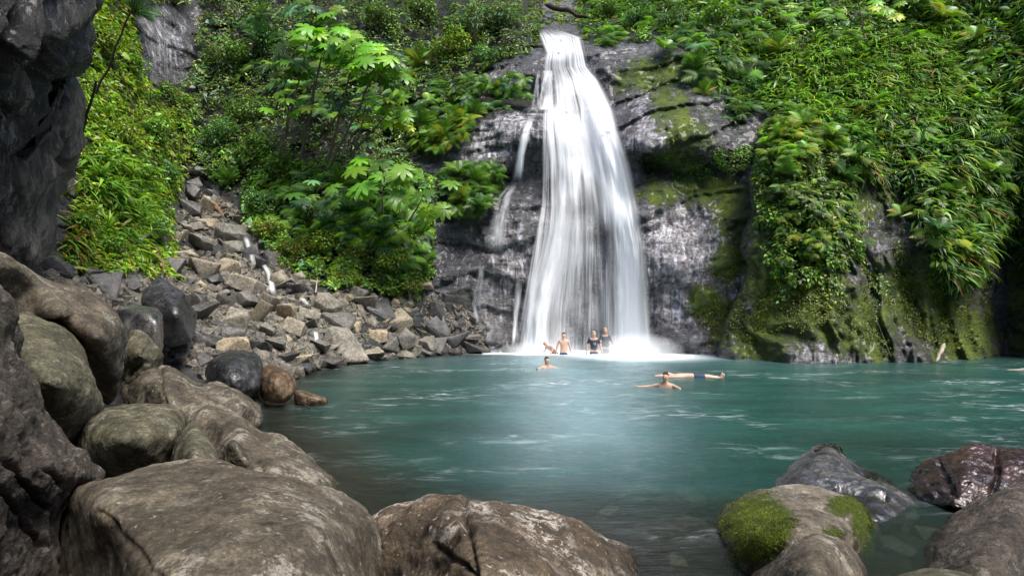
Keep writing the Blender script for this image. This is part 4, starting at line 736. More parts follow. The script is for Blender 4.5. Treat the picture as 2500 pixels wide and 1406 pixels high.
def bulge(px,py,amp=1.):
    r=np.zeros(px.shape)
    for (a,b,c) in BUB:
        q=((px-a)**2+((py-b)*1.1)**2)/(c*c); m_=q<1.4
        if m_.any(): r[m_]=np.maximum(r[m_],c*np.sqrt(np.clip(1.4-q[m_],0,None)))
    return r*amp
_CC=_FF-bulge(_GX,_GY)/F*_FF*.75
def CAN(px,py): return lut(_CC,px,py)
def sample(poly,n,rs,extra=None):
    P=np.array(poly); X=rs.uniform(P[:,0].min()-20,P[:,0].max()+20,n*3); Y=rs.uniform(P[:,1].min()-20,P[:,1].max()+20,n*3); q=np.stack([X/30,Y/30,X*0+8],-1); k=inpoly(X+26*fbm(q,3),Y+26*fbm(q+30,3),poly)
    if extra is not None: k&=extra(X,Y)
    return X[k][:n],Y[k][:n]
def cover(name,label,regions,seed,mat='leaf'):
    """ground-hugging growth nobody could count, one object; regions: (poly,count,template,size range,palette,depth,droop)"""
    rs=np.random.RandomState(seed); VV=[];FF=[];CC=[];n0=0
    for (poly,n,tp,sz,pal,thick,droop,msk) in regions:
        X,Y=sample(poly,n,rs,(vegmask if msk else None))
        if msk: kk=(~inpoly(X,Y,HOL))|(rs.rand(len(X))<.4); X,Y=X[kk],Y[kk]
        c=CAN(X,Y) if thick>.3 else FR(X,Y); t=FR(X,Y); u=rs.rand(len(X))**1.6
        D=c+(np.minimum(t-c+.05,thick))*u-(.12 if thick<=.3 else .1)*rs.rand(len(X)); Nn=surfN(CAN if thick>.3 else FR,X,Y)
        # patchy growth: thin it where a slow noise is low so the dark shows between clumps
        g_=fbm(np.stack([X/26,Y/26,X*0+seed],-1),3); k=g_>-.10+.25*(rs.rand(len(X))-.5); X,Y,D,Nn=X[k],Y[k],D[k],Nn[k]; g_=g_[k]
        m=len(X); up=np.array([0,0,1.]); nr=Nn*.8+up*.55+rs.normal(size=(m,3))*.45; tg=rs.normal(size=(m,3))+Nn*.5-up*droop
        S=rs.uniform(sz[0],sz[1],m); hue=fbm(np.stack([X/55,Y/55,X*0+seed+5],-1),2)
        cols=pick(pal,m,rs)
        cols*=(1+1.1*hue[:,None]+.8*(g_[:,None]-.1)).clip(.25,2.2)
        v,f,c_=batch(*tp,unp(X,Y,D),frame(nr,tg),S,cols); VV.append(v);FF.append(f+n0);CC.append(c_);n0+=len(v)
    o=link(name,mk_mesh(name,np.concatenate(VV),np.concatenate(FF),M[mat],cols=np.concatenate(CC),smooth=True)); tag(o,label,None,kind='stuff'); return o
BL=blade_t(); FRD=frond_t(); PLM=palm_t(); HRT=heart_t()
LB=[(110,-60),(330,-60),(360,200),(480,230),(470,330),(450,460),(420,500),(435,610),(430,680),(332,672),(240,664),(150,655),(180,560),(185,470),(205,380),(200,150)]
HOL=[(690,235),(870,210),(905,330),(870,400),(700,395),(670,320)]
UPM=[(330,-80),(1330,-80),(1320,95),(1290,130),(1210,150),(1160,200),(1100,330),(1000,400),(640,400),(480,420),(440,300)]
MIDL=[(440,300),(640,380),(1000,380),(1060,440),(1060,640),(1050,700),(1020,748),(960,722),(880,702),(820,702),(740,692),(690,652),(640,592),(590,540),(590,480),(520,450)]
LOW=[(600,520),(1060,520),(1060,640),(1050,700),(1020,748),(960,722),(880,702),(820,702),(740,692),(690,652),(640,592)]
URG=[(1840,-60),(2560,-60),(2560,330),(2200,330),(2000,300),(1885,270),(1800,170)]
URL=[(1420,-60),(1880,-60),(1860,250),(1800,300),(1760,230),(1700,180),(1680,110),(1560,95),(1470,120)]
UR=[(1400,-60),(2560,-60),(2560,330),(2200,330),(2000,300),(1885,270),(1840,250),(1800,300),(1760,230),(1700,180),(1680,110),(1560,95),(1470,120),(1420,60)]
URR=[(2050,120),(2600,60),(2600,640),(2500,640),(2420,560),(2400,640),(2330,700),(2230,520),(2110,440),(2080,330)]
OUTL=[(1850,330),(1885,270),(2000,260),(2120,380),(2110,440),(2085,500),(2120,620),(2050,700),(1900,690),(1850,600),(1840,440)]
q=1.0
cover('undergrowth','dense yellow-green leafy undergrowth on the left bank',[(LB,24000,LEAF,(.10,.27),['bright','yellowish','bright','yellowish','mid'],.9,.3,1),(LB,5000,NARROW,(.25,.5),['yellowish','bright'],.6,.2,1)],1)
cover('undergrowth','dull olive leafy jungle covering the slope behind the thin stemmed trees',[(UPM,62000,LEAF,(.09,.22),['olive','mid','olive','dark','yellowish'],1.2,.3,1),(UPM,5000,NARROW,(.3,.6),['cool','olive'],.8,.3,1)],2)
cover('undergrowth','fresh green leafy growth on the slope above the scree',[(MIDL,36000,LEAF,(.08,.22),['mid','bright','bright','lime','cool'],.9,.3,1),(LOW,19000,LEAF,(.07,.16),['yellowish','bright','rust','bright'],.7,.4,1)],3)
cover('undergrowth','ferny leafy growth hanging over the top right of the cliff',[(UR,26000,LEAF,(.08,.2),['mid','cool','dark'],.9,.5,1),(UR,9000,NARROW,(.35,.75),['mid','cool','bright','bright'],.9,.9,1),(URL,14000,LEAF,(.12,.3),['mid','bright','yellowish','cool'],.8,.6,1),(URG,5000,LEAF,(.15,.35),['bright','lime','yellowish'],.5,.6,1),(URR,20000,NARROW,(.35,.8),['mid','bright','cool','dark'],.9,1.1,1)],4)
cover('undergrowth','small leafed creeper draping the mossy outcrop',[(OUTL,20000,LEAF,(.09,.24),['yellowish','mid','bright','mid','dark'],.5,1.,1),([(1745,365),(1840,355),(1842,410),(1790,425),(1745,410)],1600,LEAF,(.08,.14),['bright','mid'],.25,.4,1),([(1560,385),(1680,375),(1745,400),(1740,435),(1650,440),(1570,430)],1500,LEAF,(.07,.14),['mid','dark'],.25,.4,1),
 ([(2120,560),(2230,540),(2260,700),(2180,760),(2110,690)],700,LEAF,(.06,.11),['bright','mid'],.2,.6,0),([(2250,560),(2400,560),(2400,760),(2280,800)],1500,LEAF,(.06,.12),['bright','yellowish'],.25,.8,0),([(2420,600),(2500,560),(2560,800),(2470,860)],700,LEAF,(.06,.13),['mid','dark'],.25,.8,0),
 ([(1860,600),(2110,620),(2100,720),(1950,760),(1880,700)],1900,LEAF,(.07,.13),['bright','yellowish'],.25,.8,0),([(1560,160),(1720,150),(1820,300),(1780,420),(1640,360)],1300,LEAF,(.06,.12),['mid','yellowish'],.2,.6,0)],5)
cover('undergrowth','dark leaves crowding the gap above the lip of the falls',[([(1300,-70),(1470,-70),(1500,40),(1470,105),(1420,82),(1400,58),(1335,60),(1310,110),(1290,60)],5000,LEAF,(.15,.35),['dark','mid','dark','yellowish'],.25,.3,0)],8)
def fronds(name,label,regs,seed):
    rs=np.random.RandomState(seed); VV=[];FF=[];CC=[];n0=0
    for (poly,n,per,L,pal) in regs:
        X,Y=sample(poly,n,rs); D=CAN(X,Y)-.05; P=np.repeat(unp(X,Y,D),per,0); Nn=np.repeat(surfN(CAN,X,Y),per,0); m=len(P); a=np.tile(np.arange(per)*6.2832/per,len(X))+rs.rand(m)*1.2
        ra=np.stack([np.cos(a),np.sin(a)*.5,np.sin(a)*.8],-1); tg=ra+Nn*.45+rs.normal(size=(m,3))*.3-np.array([0,0,.25]); nr=np.array([0,0,.8])+Nn*1.1+rs.normal(size=(m,3))*.3
        cols=pick(pal,m,rs,.15)*np.repeat(rs.uniform(.6,1.35,len(X)),per)[:,None]; S=np.repeat(rs.uniform(*L,len(X)),per)*rs.uniform(.75,1.1,m)
        v,f,c_=batch(*FRD,P,frame(nr,tg),S,cols); VV.append(v);FF.append(f+n0);CC.append(c_);n0+=len(v)
    tag(link(name,mk_mesh(name,np.concatenate(VV),np.concatenate(FF),M['leaf'],cols=np.concatenate(CC))),label,None,kind='stuff')
fronds('ferns','arching ferns crowding the ledges left of the falls',[([(1050,200),(1140,190),(1300,200),(1310,250),(1150,280),(1040,330)],60,8,(.5,.95),['mid','cool','bright']),([(1000,300),(1160,270),(1130,340),(1010,380)],34,8,(.5,.9),['bright','yellowish','mid']),([(1085,400),(1190,395),(1245,420),(1225,480),(1170,530),(1100,520)],60,8,(.5,.9),['mid','dark','bright'])],31)
fronds('ferns','many soft ferns spread over the middle slope',[([(620,420),(1000,420),(1060,560),(1050,680),(900,600),(700,560)],150,8,(.5,1.0),['bright','mid','bright','cool']),([(600,20),(700,60),(1050,140),(1080,260),(900,330),(560,200)],70,8,(.6,1.1),['cool','bright'])],32)
fronds('ferns','bright ferns fringing the right cliff and the brow of the outcrop',[([(1850,320),(1900,270),(2060,290),(2060,360),(1880,380)],60,8,(.45,.8),['lime','bright','yellowish']),([(1560,80),(1720,140),(1860,240),(1800,310),(1690,190)],50,8,(.5,.9),['mid','cool']),([(1860,380),(2080,400),(2120,600),(1900,640)],70,7,(.3,.6),['mid','yellowish','bright','dark']),([(2230,430),(2400,430),(2420,600),(2260,640)],50,8,(.4,.8),['mid','yellowish','bright']),([(2400,300),(2560,280),(2560,620),(2440,560)],40,8,(.5,.9),['mid','yellowish','cool'])],33)
# tall blades of the grassy right slope
def blades(name,label,regs,seed):
    rs=np.random.RandomState(seed); VV=[];FF=[];CC=[];n0=0
    for (poly,n,per,L,pal,lean) in regs:
        X,Y=sample(poly,n,rs,vegmask); D=CAN(X,Y)+.15; g_=fbm(np.stack([X/34,Y/34,X*0+seed],-1),3); k=g_>-.08; X,Y,D=X[k],Y[k],D[k]
        P=np.repeat(unp(X,Y,D),per,0)+rs.normal(size=(len(X)*per,3))*.06; Nn=np.repeat(surfN(CAN,X,Y),per,0); m=len(P)
        lv=np.repeat(np.stack([lean[0]+.5*noise(np.stack([X/90,Y/90,X*0+3],-1)),X*0,X*0+lean[1]],-1),per,0)
        tg=Nn*.9+lv+rs.normal(size=(m,3))*.42; nr=np.array([0,0,1.])+Nn*.7+rs.normal(size=(m,3))*.3
        cols=pick(pal,m,rs)*(1+.6*np.repeat(fbm(np.stack([X/70,Y/70,X*0+9],-1),2),per))[:,None].clip(.4,1.8)
        S=np.repeat(rs.uniform(*L,len(X)),per)*rs.uniform(.7,1.15,m)
        v,f,c_=batch(*BL,P,frame(nr,tg),S,cols); VV.append(v);FF.append(f+n0);CC.append(c_);n0+=len(v)
    tag(link(name,mk_mesh(name,np.concatenate(VV),np.concatenate(FF),M['leaf'],cols=np.concatenate(CC))),label,None,kind='stuff')
blades('grass','long bladed lush grass leaning down the upper right slope',[(URG,1900,6,(.4,.95),['mid','bright','cool','lime','yellowish'],(.35,.1)),(URL,260,6,(.5,.9),['mid','bright'],(.3,.1)),(URR,1900,6,(.4,1.1),['mid','cool','bright','bright','yellowish'],(.5,-.35)),(URG,220,5,(.9,1.4),['lime','bright','mid'],(.3,.25)),(URR,160,5,(.9,1.5),['bright','rust','mid'],(.6,-.3)),([(1880,120),(2300,60),(2350,260),(2000,280),(1890,270)],1900,6,(.5,.9),['bright','lime','lime','yellowish'],(.2,.3))],6)
fronds('ferns','large fern fronds mixed into the upper right grass',[(URL,110,8,(.6,1.3),['bright','mid','cool']),(URG,170,8,(.5,1.1),['bright','mid','lime']),(URR,130,8,(.5,1.),['mid','yellowish','bright'])],34)
cover('undergrowth','scattered broad leaved plants over the upper right slope',[(UR,500,HRT,(.2,.5),['bright','cool','mid'],.35,.6,1),(URR,260,HRT,(.2,.45),['mid','cool','rust'],.35,.6,1),(MIDL,420,HRT,(.2,.5),['bright','cool','mid'],.35,.4,1),(LB,320,HRT,(.15,.4),['bright','yellowish'],.35,.4,1),(UPM,420,HRT,(.18,.45),['mid','olive','cool'],.35,.4,1)],35,'bigleaf')
blades('grass','tall narrow grass on the lower part of the left bank',[([(190,370),(330,370),(400,480),(330,600),(250,560),(190,480)],130,7,(.7,1.3),['bright','mid'],(.1,.9)),([(120,440),(220,440),(200,640),(120,620)],120,6,(.5,.9),['rust','bright'],(.2,.2))],7)
# ---- single plants built from parts
def mesh_of(parts,name,mat):
    VV=[];FF=[];CC=[];n0=0
    for v,f,c in parts: VV.append(v);FF.append(f+n0);CC.append(c);n0+=len(v)
    return mk_mesh(name,np.concatenate(VV),np.concatenate(FF),mat,cols=np.concatenate(CC))
def fern_mesh(seed,nf=11,pal=('mid','cool'),tilt=.55,tpl=None):
    rs=np.random.RandomState(seed); a=np.linspace(0,6.2832,nf,endpoint=False)+rs.normal(size=nf)*.2; el=tilt+rs.normal(size=nf)*.18
    tg=np.stack([np.cos(a)*np.cos(el),np.sin(a)*np.cos(el),np.sin(el)],-1); nr=np.stack([-np.cos(a)*np.sin(el),-np.sin(a)*np.sin(el),np.cos(el)],-1)+rs.normal(size=(nf,3))*.12
    return mesh_of([batch(*(tpl or FRD),np.zeros((nf,3)),frame(nr,tg),rs.uniform(.8,1.1,nf),pick(list(pal),nf,rs))],'fronds',M['leaf'])
FERN=[fern_mesh(1),fern_mesh(2,13,('mid','bright')),fern_mesh(3,9,('bright','yellowish')),fern_mesh(4,12,('cool',),.5)]
TUFT=[fern_mesh(11,34,('bright','mid'),.95,blade_t(.03,.6)),fern_mesh(12,30,('bright','lime'),1.0,blade_t(.03,.5)),fern_mesh(13,26,('rust','yellowish'),.7,blade_t(.025,.7))]
def crown_mesh(seed,pal,n=1500,leaf=.15,tpl=LEAF,lobes=9,flat=.75):
    rs=np.random.RandomState(seed); c=rs.normal(size=(lobes,3)); c/=np.linalg.norm(c,axis=1)[:,None]; c*=rs.uniform(.35,.72,(lobes,1)); c[:,2]=c[:,2]*flat+.15; rad=rs.uniform(.26,.46,lobes)
    k=rs.randint(lobes,size=n); v=rs.normal(size=(n,3)); v/=np.linalg.norm(v,axis=1)[:,None]; r=rs.uniform(.55,1.08,n)**.7
    P=c[k]+v*(rad[k]*r)[:,None]*np.array([1,1,.8]); tg=v+rs.normal(size=(n,3))*.6-np.array([0,0,.25]); nr=v*.6+np.array([0,0,.8])+rs.normal(size=(n,3))*.45
    cols=pick(pal,n,rs)*(rs.uniform(.75,1.3,lobes)[k])[:,None]
    return mesh_of([batch(*tpl,P,frame(nr,tg),rs.uniform(.6,1.2,n)*leaf,cols)],'foliage',M['leaf'])
CROWN={'bright':crown_mesh(21,['bright','mid']),'olive':crown_mesh(22,['olive','mid'],1900,.13),'cool':crown_mesh(23,['cool','mid'],1700,.14),'yellow':crown_mesh(24,['yellowish','bright'],1500,.14),'rust':crown_mesh(25,['rust','yellowish','mid'],1600,.12),'needle':crown_mesh(26,['cool','olive'],1800,.24,NARROW)}
def stems_mesh(seed,n=6):
    r_=random.Random(seed); mb=MB()
    for k in range(n):
        a=r_.uniform(0,6.28); e=r_.uniform(.35,.8); mb.add(tube([(0,0,-.9),(math.cos(a)*.12,math.sin(a)*.12,-.4),(math.cos(a)*e*.6,math.sin(a)*e*.6,.1),(math.cos(a)*e,math.sin(a)*e,.45)],[.035,.028,.018,.006],6))
    me=bpy.data.meshes.new('stems'); me.from_pydata(mb.v,[],mb.f); me.materials.append(M['bark']); return me
STEM=[stems_mesh(s) for s in range(3)]
def shrub(cx,cy,r,kind,label,dd=0.):
    d=float(CAN(np.array([cx*1.]),np.array([cy*1.]))[0])+.1+dd; s=r/F*d
    e=empty('shrub',px3(cx,cy,d),label=label,cat='shrub',group='shrubs on the slopes'); e.scale=(s*1.05,s,s); e.rotation_euler=(0,0,rr.uniform(0,6.28))
    link('foliage',CROWN[kind],e); link('stems',STEM[rr.randrange(3)],e)
def fern(cx,cy,r,k,label,tilt=(.5,0)):
    d=float(CAN(np.array([cx*1.]),np.array([cy*1.]))[0]); s=1.2*r/F*d; d-=.35*s
    me=FERN[k]; o=link('fern',me,None,px3(cx,cy,d)); o.scale=(s,s,s); o.rotation_euler=(tilt[0]+rr.uniform(-.15,.15),tilt[1]+rr.uniform(-.15,.15),rr.uniform(0,6.28)); tag(o,label,'fern','ferns')
def tuft(cx,cy,r,k,label):
    d=float(CAN(np.array([cx*1.]),np.array([cy*1.]))[0])-.3; s=r/F*d
    o=link('grass_tuft',TUFT[k],None,px3(cx,cy,d)); o.scale=(s,s,s); o.rotation_euler=(.25,0,rr.uniform(0,6.28)); tag(o,label,'grass tuft','grass tufts')
for a in [(560,160,75,'olive','large olive round bush right of the bare grey streaked rock face'),(640,110,50,'cool','blue-green bush at the upper middle left of the lime tree crowns'),(415,240,60,'olive','greyish green bush just below the bare grey streaked rock face'),
(600,280,70,'olive','wide olive bush in the dark forest left of the thin tree stems'),(540,330,55,'cool','cool green bush above the dark gully stones'),(620,370,50,'bright','bright green bush left of the tall stem bases'),
(690,420,55,'bright','bright bush with fine leaves below the tree stems'),(1150,80,75,'needle','feathery grey-green bush left of the top of the falls'),(1240,60,60,'needle','narrow leafed bush nearest the top of the falls on its left'),(1110,120,60,'yellow','yellow-green bush sloping down towards the upper ledge'),
(1190,140,40,'cool','glossy green bush overhanging the upper left ledge'),(930,60,60,'olive','dull bush at the top centre behind the lime leaves'),(1040,40,55,'olive','olive bush at the top edge left of the feathery bush'),
(250,100,60,'yellow','yellow-green bush beside the dark overhang at the top left'),(240,230,60,'yellow','yellow leaved bush in the middle of the left bank'),(330,180,50,'bright','bright bush on the left bank beside the bare rock face'),(290,330,60,'yellow','golden green bush on the left bank above the tall grass'),
(380,330,50,'bright','small leaved green bush at the right side of the left bank'),(400,420,45,'cool','pale green bush by the top left of the scree'),(210,560,45,'bright','lime green bush low on the left bank by the cave'),(280,620,50,'bright','mossy bright bush at the bottom of the left bank'),(370,560,45,'cool','fresh green bush on the left bank beside the leaning stick'),
(640,500,50,'cool','pale leaved bush at the right top of the scree'),(660,560,45,'rust','bush with yellow tinted leaves right of the upper stream'),(760,520,50,'bright','bright bush in the middle of the slope above the scree'),(720,610,48,'rust','reddish tinted bush above the middle stream'),(800,600,50,'yellow','yellow-green bush above the centre of the scree'),(880,620,48,'rust','rusty low bush above the right scree'),
(960,640,48,'yellow','yellow tinted low bush near the cliff foot'),(1010,600,45,'bright','bright bush against the dark wet cliff'),(900,560,48,'cool','cool green bush under the big lobed leaves'),(850,680,36,'yellow','low yellow-green bush touching the scree blocks'),(1000,700,34,'rust','small rusty bush hanging over the right scree'),(1015,735,22,'bright','tiny bright bush lowest on the right scree'),
(980,480,42,'cool','dark leaved bush behind the big lobed leaves'),(1480,40,45,'olive','dark hanging bush right of the top of the falls'),(1560,50,50,'cool','cool green bush at the top edge right of the falls'),(1650,60,50,'needle','feathery bush at the top of the right cliff'),(1780,180,45,'yellow','light bush over the right cliff shoulder'),(1750,60,55,'bright','bright bush at the top above the right cliff'),(1830,220,40,'cool','green bush at the notch between the cliff and the outcrop')]: shrub(*a)
for a in [(1180,225,34,1,'fern on the upper ledge left of the falls, leftmost of its row'),(1215,215,30,2,'pale fern in the middle of the upper ledge'),(1250,225,32,0,'dark fern on the upper ledge nearest the falls'),(1125,290,44,2,'pale arching fern at the left end of the second ledge'),(1160,275,36,1,'green fern beside the pale arching fern on the second ledge'),
(1080,330,46,2,'wide light fern above the blue-grey rock patch'),(1030,300,46,1,'fern under the lime leaved tree crowns at right'),(1020,150,50,2,'pale yellow fern left of the sloping yellow-green bush'),(990,190,44,2,'drooping pale fern right of the lime tree crowns'),
(1120,420,42,1,'fern left of the dark ledge below the pale rock'),(1160,440,44,1,'fern hanging in the middle of the dark ledge'),(1200,430,40,0,'fern on the dark ledge closest to the side cascade'),(1130,480,44,2,'light fern under the dark ledge ferns'),(1170,500,36,0,'lowest fern on the dark ledge'),(1090,460,44,3,'fern beside the big lobed leaves'),
(640,100,60,3,'tree-fern like fronds at the upper left forest'),(330,30,60,3,'long fern fronds arching at the top left of the bare rock face'),(770,470,60,3,'large cool fern in the centre of the slope'),(830,450,55,1,'large fern right of the centre of the slope'),(720,480,50,3,'blue-green fern below the tree stems'),(850,510,50,0,'dark spreading fern above the low bushes'),
(940,560,44,3,'fern against the cliff edge right side of the slope'),(1030,570,44,1,'bright fern overlapping the wet cliff'),(1040,640,40,1,'fern lowest beside the wet cliff'),(800,540,40,3,'small cool fern in the middle low slope'),(560,440,40,1,'fern at the head of the scree'),(2240,10,60,1,'bright fern at the top right behind the yellow leaf sapling'),(2300,40,60,2,'yellow-green fern at the top right corner bush'),(2380,90,40,2,'single upright fern on the upper right slope'),
(1900,120,50,2,'light fern on the upper right slope above the outcrop'),(1620,120,42,1,'fern hanging over the top of the right cliff'),(1700,160,44,1,'drooping fern on the right cliff shoulder'),(1720,230,38,2,'pale drooping fern lower on the right cliff'),(1960,300,46,2,'lime fern on the crest of the outcrop'),(1900,330,44,2,'lime fern at the left brow of the outcrop'),
(2030,330,44,1,'green fern on the outcrop crest right of the lime fern'),(1920,420,40,1,'fern hanging down the face of the outcrop'),(2060,430,44,0,'dark fern above the bare grey streak on the outcrop'),(2200,520,34,2,'starry pale fern right of the bare grey streak'),(2290,560,48,3,'silvery fern on the right part of the outcrop'),(2330,480,48,1,'drooping fern above the silvery fern'),
(2420,420,50,1,'fern at the right edge below the leaning grass'),(2100,380,44,1,'fern between the outcrop crest and the grassy slope')]: fern(*a)
for a in [(250,440,70,0,'tall green grass tuft on the left bank'),(300,470,60,1,'bright grass tuft right of the tall green tuft'),(265,560,60,1,'light green grass tuft low on the left bank'),(155,480,60,2,'rusty drooping grass tuft beside the left wall'),(385,560,50,0,'thin grass tuft at the right edge of the left bank'),(640,35,40,0,'grass tuft at the upper left forest edge')]: tuft(*a)
# ---- thin stemmed trees with lobed leaves
def palm_tree(base,top,leaves,label,r0=.07,lsz=.62,pal=('lime','bright'),dd=-1.6,name='tree',d=None):
    """base/top in columns,rows; leaves: number or list of offsets"""
    db=float(CAN(np.array([base[0]*1.]),np.array([base[1]*1.]))[0])+.2 if d is None else d; dt=db+(-.4)
    A=Vector(px3(*base,db+dd*.4)); B=Vector(px3(*top,dt+dd)); e=empty(name,tuple(A),label=label,cat='tree',group='thin stemmed trees with lobed leaves')
    P=[Vector((0,0,0)).lerp(B-A,i/7)+Vector((rr.uniform(-1,1),rr.uniform(-1,1),0))*.06 for i in range(8)]
    mb=MB().add(tube(P,[r0*(1-.55*i/7) for i in range(8)],8)); mb.build('trunk',M['bark'],e)
    rs=np.random.RandomState(rr.randrange(9999)); n_=int(leaves*1.2); a=np.arange(n_)*2.4+rs.rand()*6; L=rs.uniform(.35,1.3,n_)*lsz*1.9; h=rs.uniform(-1.3,.3,n_)
    tip=np.array(P[-1]); start=tip+np.stack([0*a,0*a,h*.9-.15],-1)*.7; ends=start+np.stack([np.cos(a)*L,np.sin(a)*L*.8,.25*L+0*a],-1)
    pm=MB()
    for s_,t_ in zip(start,ends): 
        mid=(s_+t_)/2+np.array([0,0,.12]); pm.add(tube([tuple(s_),tuple(mid),tuple(t_)],[.016,.012,.009],5))
    pm.build('leaf_stalks',M['bark'],e)
    nr=np.array([0,0,1.])+rs.normal(size=(n_,3))*.25+np.array([0,-.75,0]); tg=ends-start
    link('leaves',mesh_of([batch(*PLM,ends,frame(nr,tg),rs.uniform(.75,1.2,n_)*lsz,pick(list(pal),n_,rs,.18))],'leaves',M['bigleaf']),e)
palm_tree((735,385),(790,95),26,'tallest thin stemmed tree with bright lime leaves at the top',.075,.62,dd=-2.6)
palm_tree((690,370),(770,20),18,'slender tree whose pale leaves reach the top edge of the picture',.06,.55,('bright','cool'),-2.2)
palm_tree((800,390),(870,120),24,'thin stemmed lime tree right of the tallest one',.07,.62,dd=-2.6)
palm_tree((810,400),(930,150),18,'leaning tree carrying the rightmost of the upper lime crowns',.07,.6,dd=-2.9)
palm_tree((660,300),(720,150),16,'short thin stemmed tree at the left of the lime crowns',.05,.55,('bright','mid'),-2.2)
palm_tree((700,330),(714,240),7,'small tree with a few lime leaves hanging left of the tallest stem',.035,.55,('lime',),-2.6)
palm_tree((850,385),(960,265),14,'leaning sapling with a yellow-green crown beside the second ledge ferns',.05,.55,('lime','yellowish'),-2.4)
palm_tree((790,340),(850,240),12,'young tree with bluish green leaves between the tall stems',.05,.45,('cool','mid'),-2.4)
palm_tree((870,430),(905,375),8,'low sapling with pale star shaped leaves in the centre of the slope',.035,.5,('lime','cool'),-2.3)
palm_tree((930,520),(940,430),8,'low plant with very broad pale leaves above the right scree',.04,.75,('bright','mid'),-2.2)
palm_tree((1000,540),(1040,470),7,'big lobed leaf plant leaning over the dark cliff',.045,.65,('mid','bright'),-2.2)
palm_tree((760,500),(785,455),7,'low broad leafed plant left of the centre of the slope',.03,.6,('cool','mid'),-2.)
palm_tree((2175,140),(2160,15),7,'thin sapling with bright yellow leaves at the top right',.03,.42,('yellow','lime'),-1.4)
for (a,b,r_,lb) in [((2115,110),(2085,-40),.035,'bare thin pale stem rising beside the yellow leaf sapling'),((735,390),(770,180),.05,'bare slender stem between the tall lime trees'),((690,395),(705,260),.035,'short bare stem left of the tall lime trees'),((850,420),(900,240),.045,'bare slanting stem right of the tall lime trees'),((180,400),(235,200),.05,'dark slender slanting stem against the left bank'),((235,230),(330,0),.045,'dark slanting vine stem at the top of the left bank')]:
    P=wob(px3(*a,g(*a)-1.6),px3(*b,g(*a)-2.6),9,.06,rr); o=MB().add(tube(P,[r_*(1-.4*i/8) for i in range(9)],7)).build('stem',M['bark_dark' if 'dark' in lb else 'bark']); tag(o,lb,'plant stem')
# hanging vines on the outcrop
def vine(path,label,pal,n=90,sz=.14):
    pts_=[px3(x,y,float(FR(np.array([x*1.]),np.array([y*1.]))[0])-.15) for x,y in path]; e=empty('vine',pts_[0],label=label,cat='vine',group='hanging vines')
    o0=np.array(pts_[0]); q_=np.array(pts_)-o0; MB().add(tube([tuple(v) for v in q_],[.015]*len(q_),5)).build('stem',M['bark'],e)
    rs=np.random.RandomState(int(path[0][0])); t=rs.rand(n)*(len(q_)-1.001); k=t.astype(int); P=q_[k]+(q_[k+1]-q_[k])*(t-k)[:,None]+rs.normal(size=(n,3))*np.array([.22,.08,.12]); nr=np.array([0,-1,.7])+rs.normal(size=(n,3))*.4; tg=np.array([0,0,-1.])+rs.normal(size=(n,3))*.7
    link('leaves',mesh_of([batch(*LEAF,P,frame(nr,tg),rs.uniform(.7,1.3,n)*sz,pick(pal,n,rs))],'leaves',M['leaf']),e)
vine([(1890,590),(1900,640),(1930,690),(1915,730)],'pale leafed vine hanging at the left of the mossy outcrop face',['cool','bright'],110)
vine([(2010,640),(2025,690),(2020,740)],'short vine with light leaves in the middle of the outcrop face',['bright','yellowish'],80)
vine([(2060,620),(2110,700),(2140,780),(2175,870)],'long green vine slanting down the outcrop to the water',['bright','mid'],90,.09)
vine([(2140,640),(2150,690),(2145,720)],'short vine beside the bare grey streak of the outcrop',['bright','cool'],70)
vine([(2330,660),(2335,720),(2330,760)],'light leafed vine on the right part of the outcrop',['bright','yellowish'],60)
PAL['moss']=[(.07,.11,.008),(.12,.17,.012),(.04,.06,.006),(.18,.22,.02)]
cover('moss','thick yellow-green moss padding the lower outcrop',[([(1790,560),(2120,600),(2420,620),(2430,850),(2180,868),(2050,800),(1930,800),(1800,850),(1760,760)],52000,LEAF,(.035,.085),['moss'],.1,.5,0),([(1700,700),(1810,640),(1800,850),(1700,850)],7000,LEAF,(.03,.07),['moss'],.1,.5,0)],51)
def tufts(o,n,thr):
    me=o.data; V=np.empty(len(me.vertices)*3); me.vertices.foreach_get('co',V); V=V.reshape(-1,3); Nn=np.empty(len(V)*3); me.vertices.foreach_get('normal',Nn); Nn=Nn.reshape(-1,3); A=np.empty(len(V)); me.attributes['moss'].data.foreach_get('value',A)
    rs=np.random.RandomState(4); A=A+.5*fbm(V*5,4)+.25*fbm(V*19,3); k=np.where((A>thr)&(Nn[:,2]>-.3))[0]; w=np.ones(len(k)); k=k[rs.randint(len(k),size=n)]
    P=V[k]+rs.normal(size=(n,3))*.009; nr=rs.normal(size=(n,3)); tg=Nn[k]+rs.normal(size=(n,3))*.5
    v,f,c_=batch(*NARROW,P-Nn[k]*.004,frame(nr,tg),rs.uniform(.007,.019,n),pick('moss',n,rs,.4)*(1+1.2*fbm(P*9,2))[:,None].clip(.3,2)); link('moss',mk_mesh('moss',v,f,M['leaf'],cols=c_),o)
tufts(next(o for o in bpy.data.objects if 'capped with bright green moss' in str(o.get('label',''))),60000,.46)
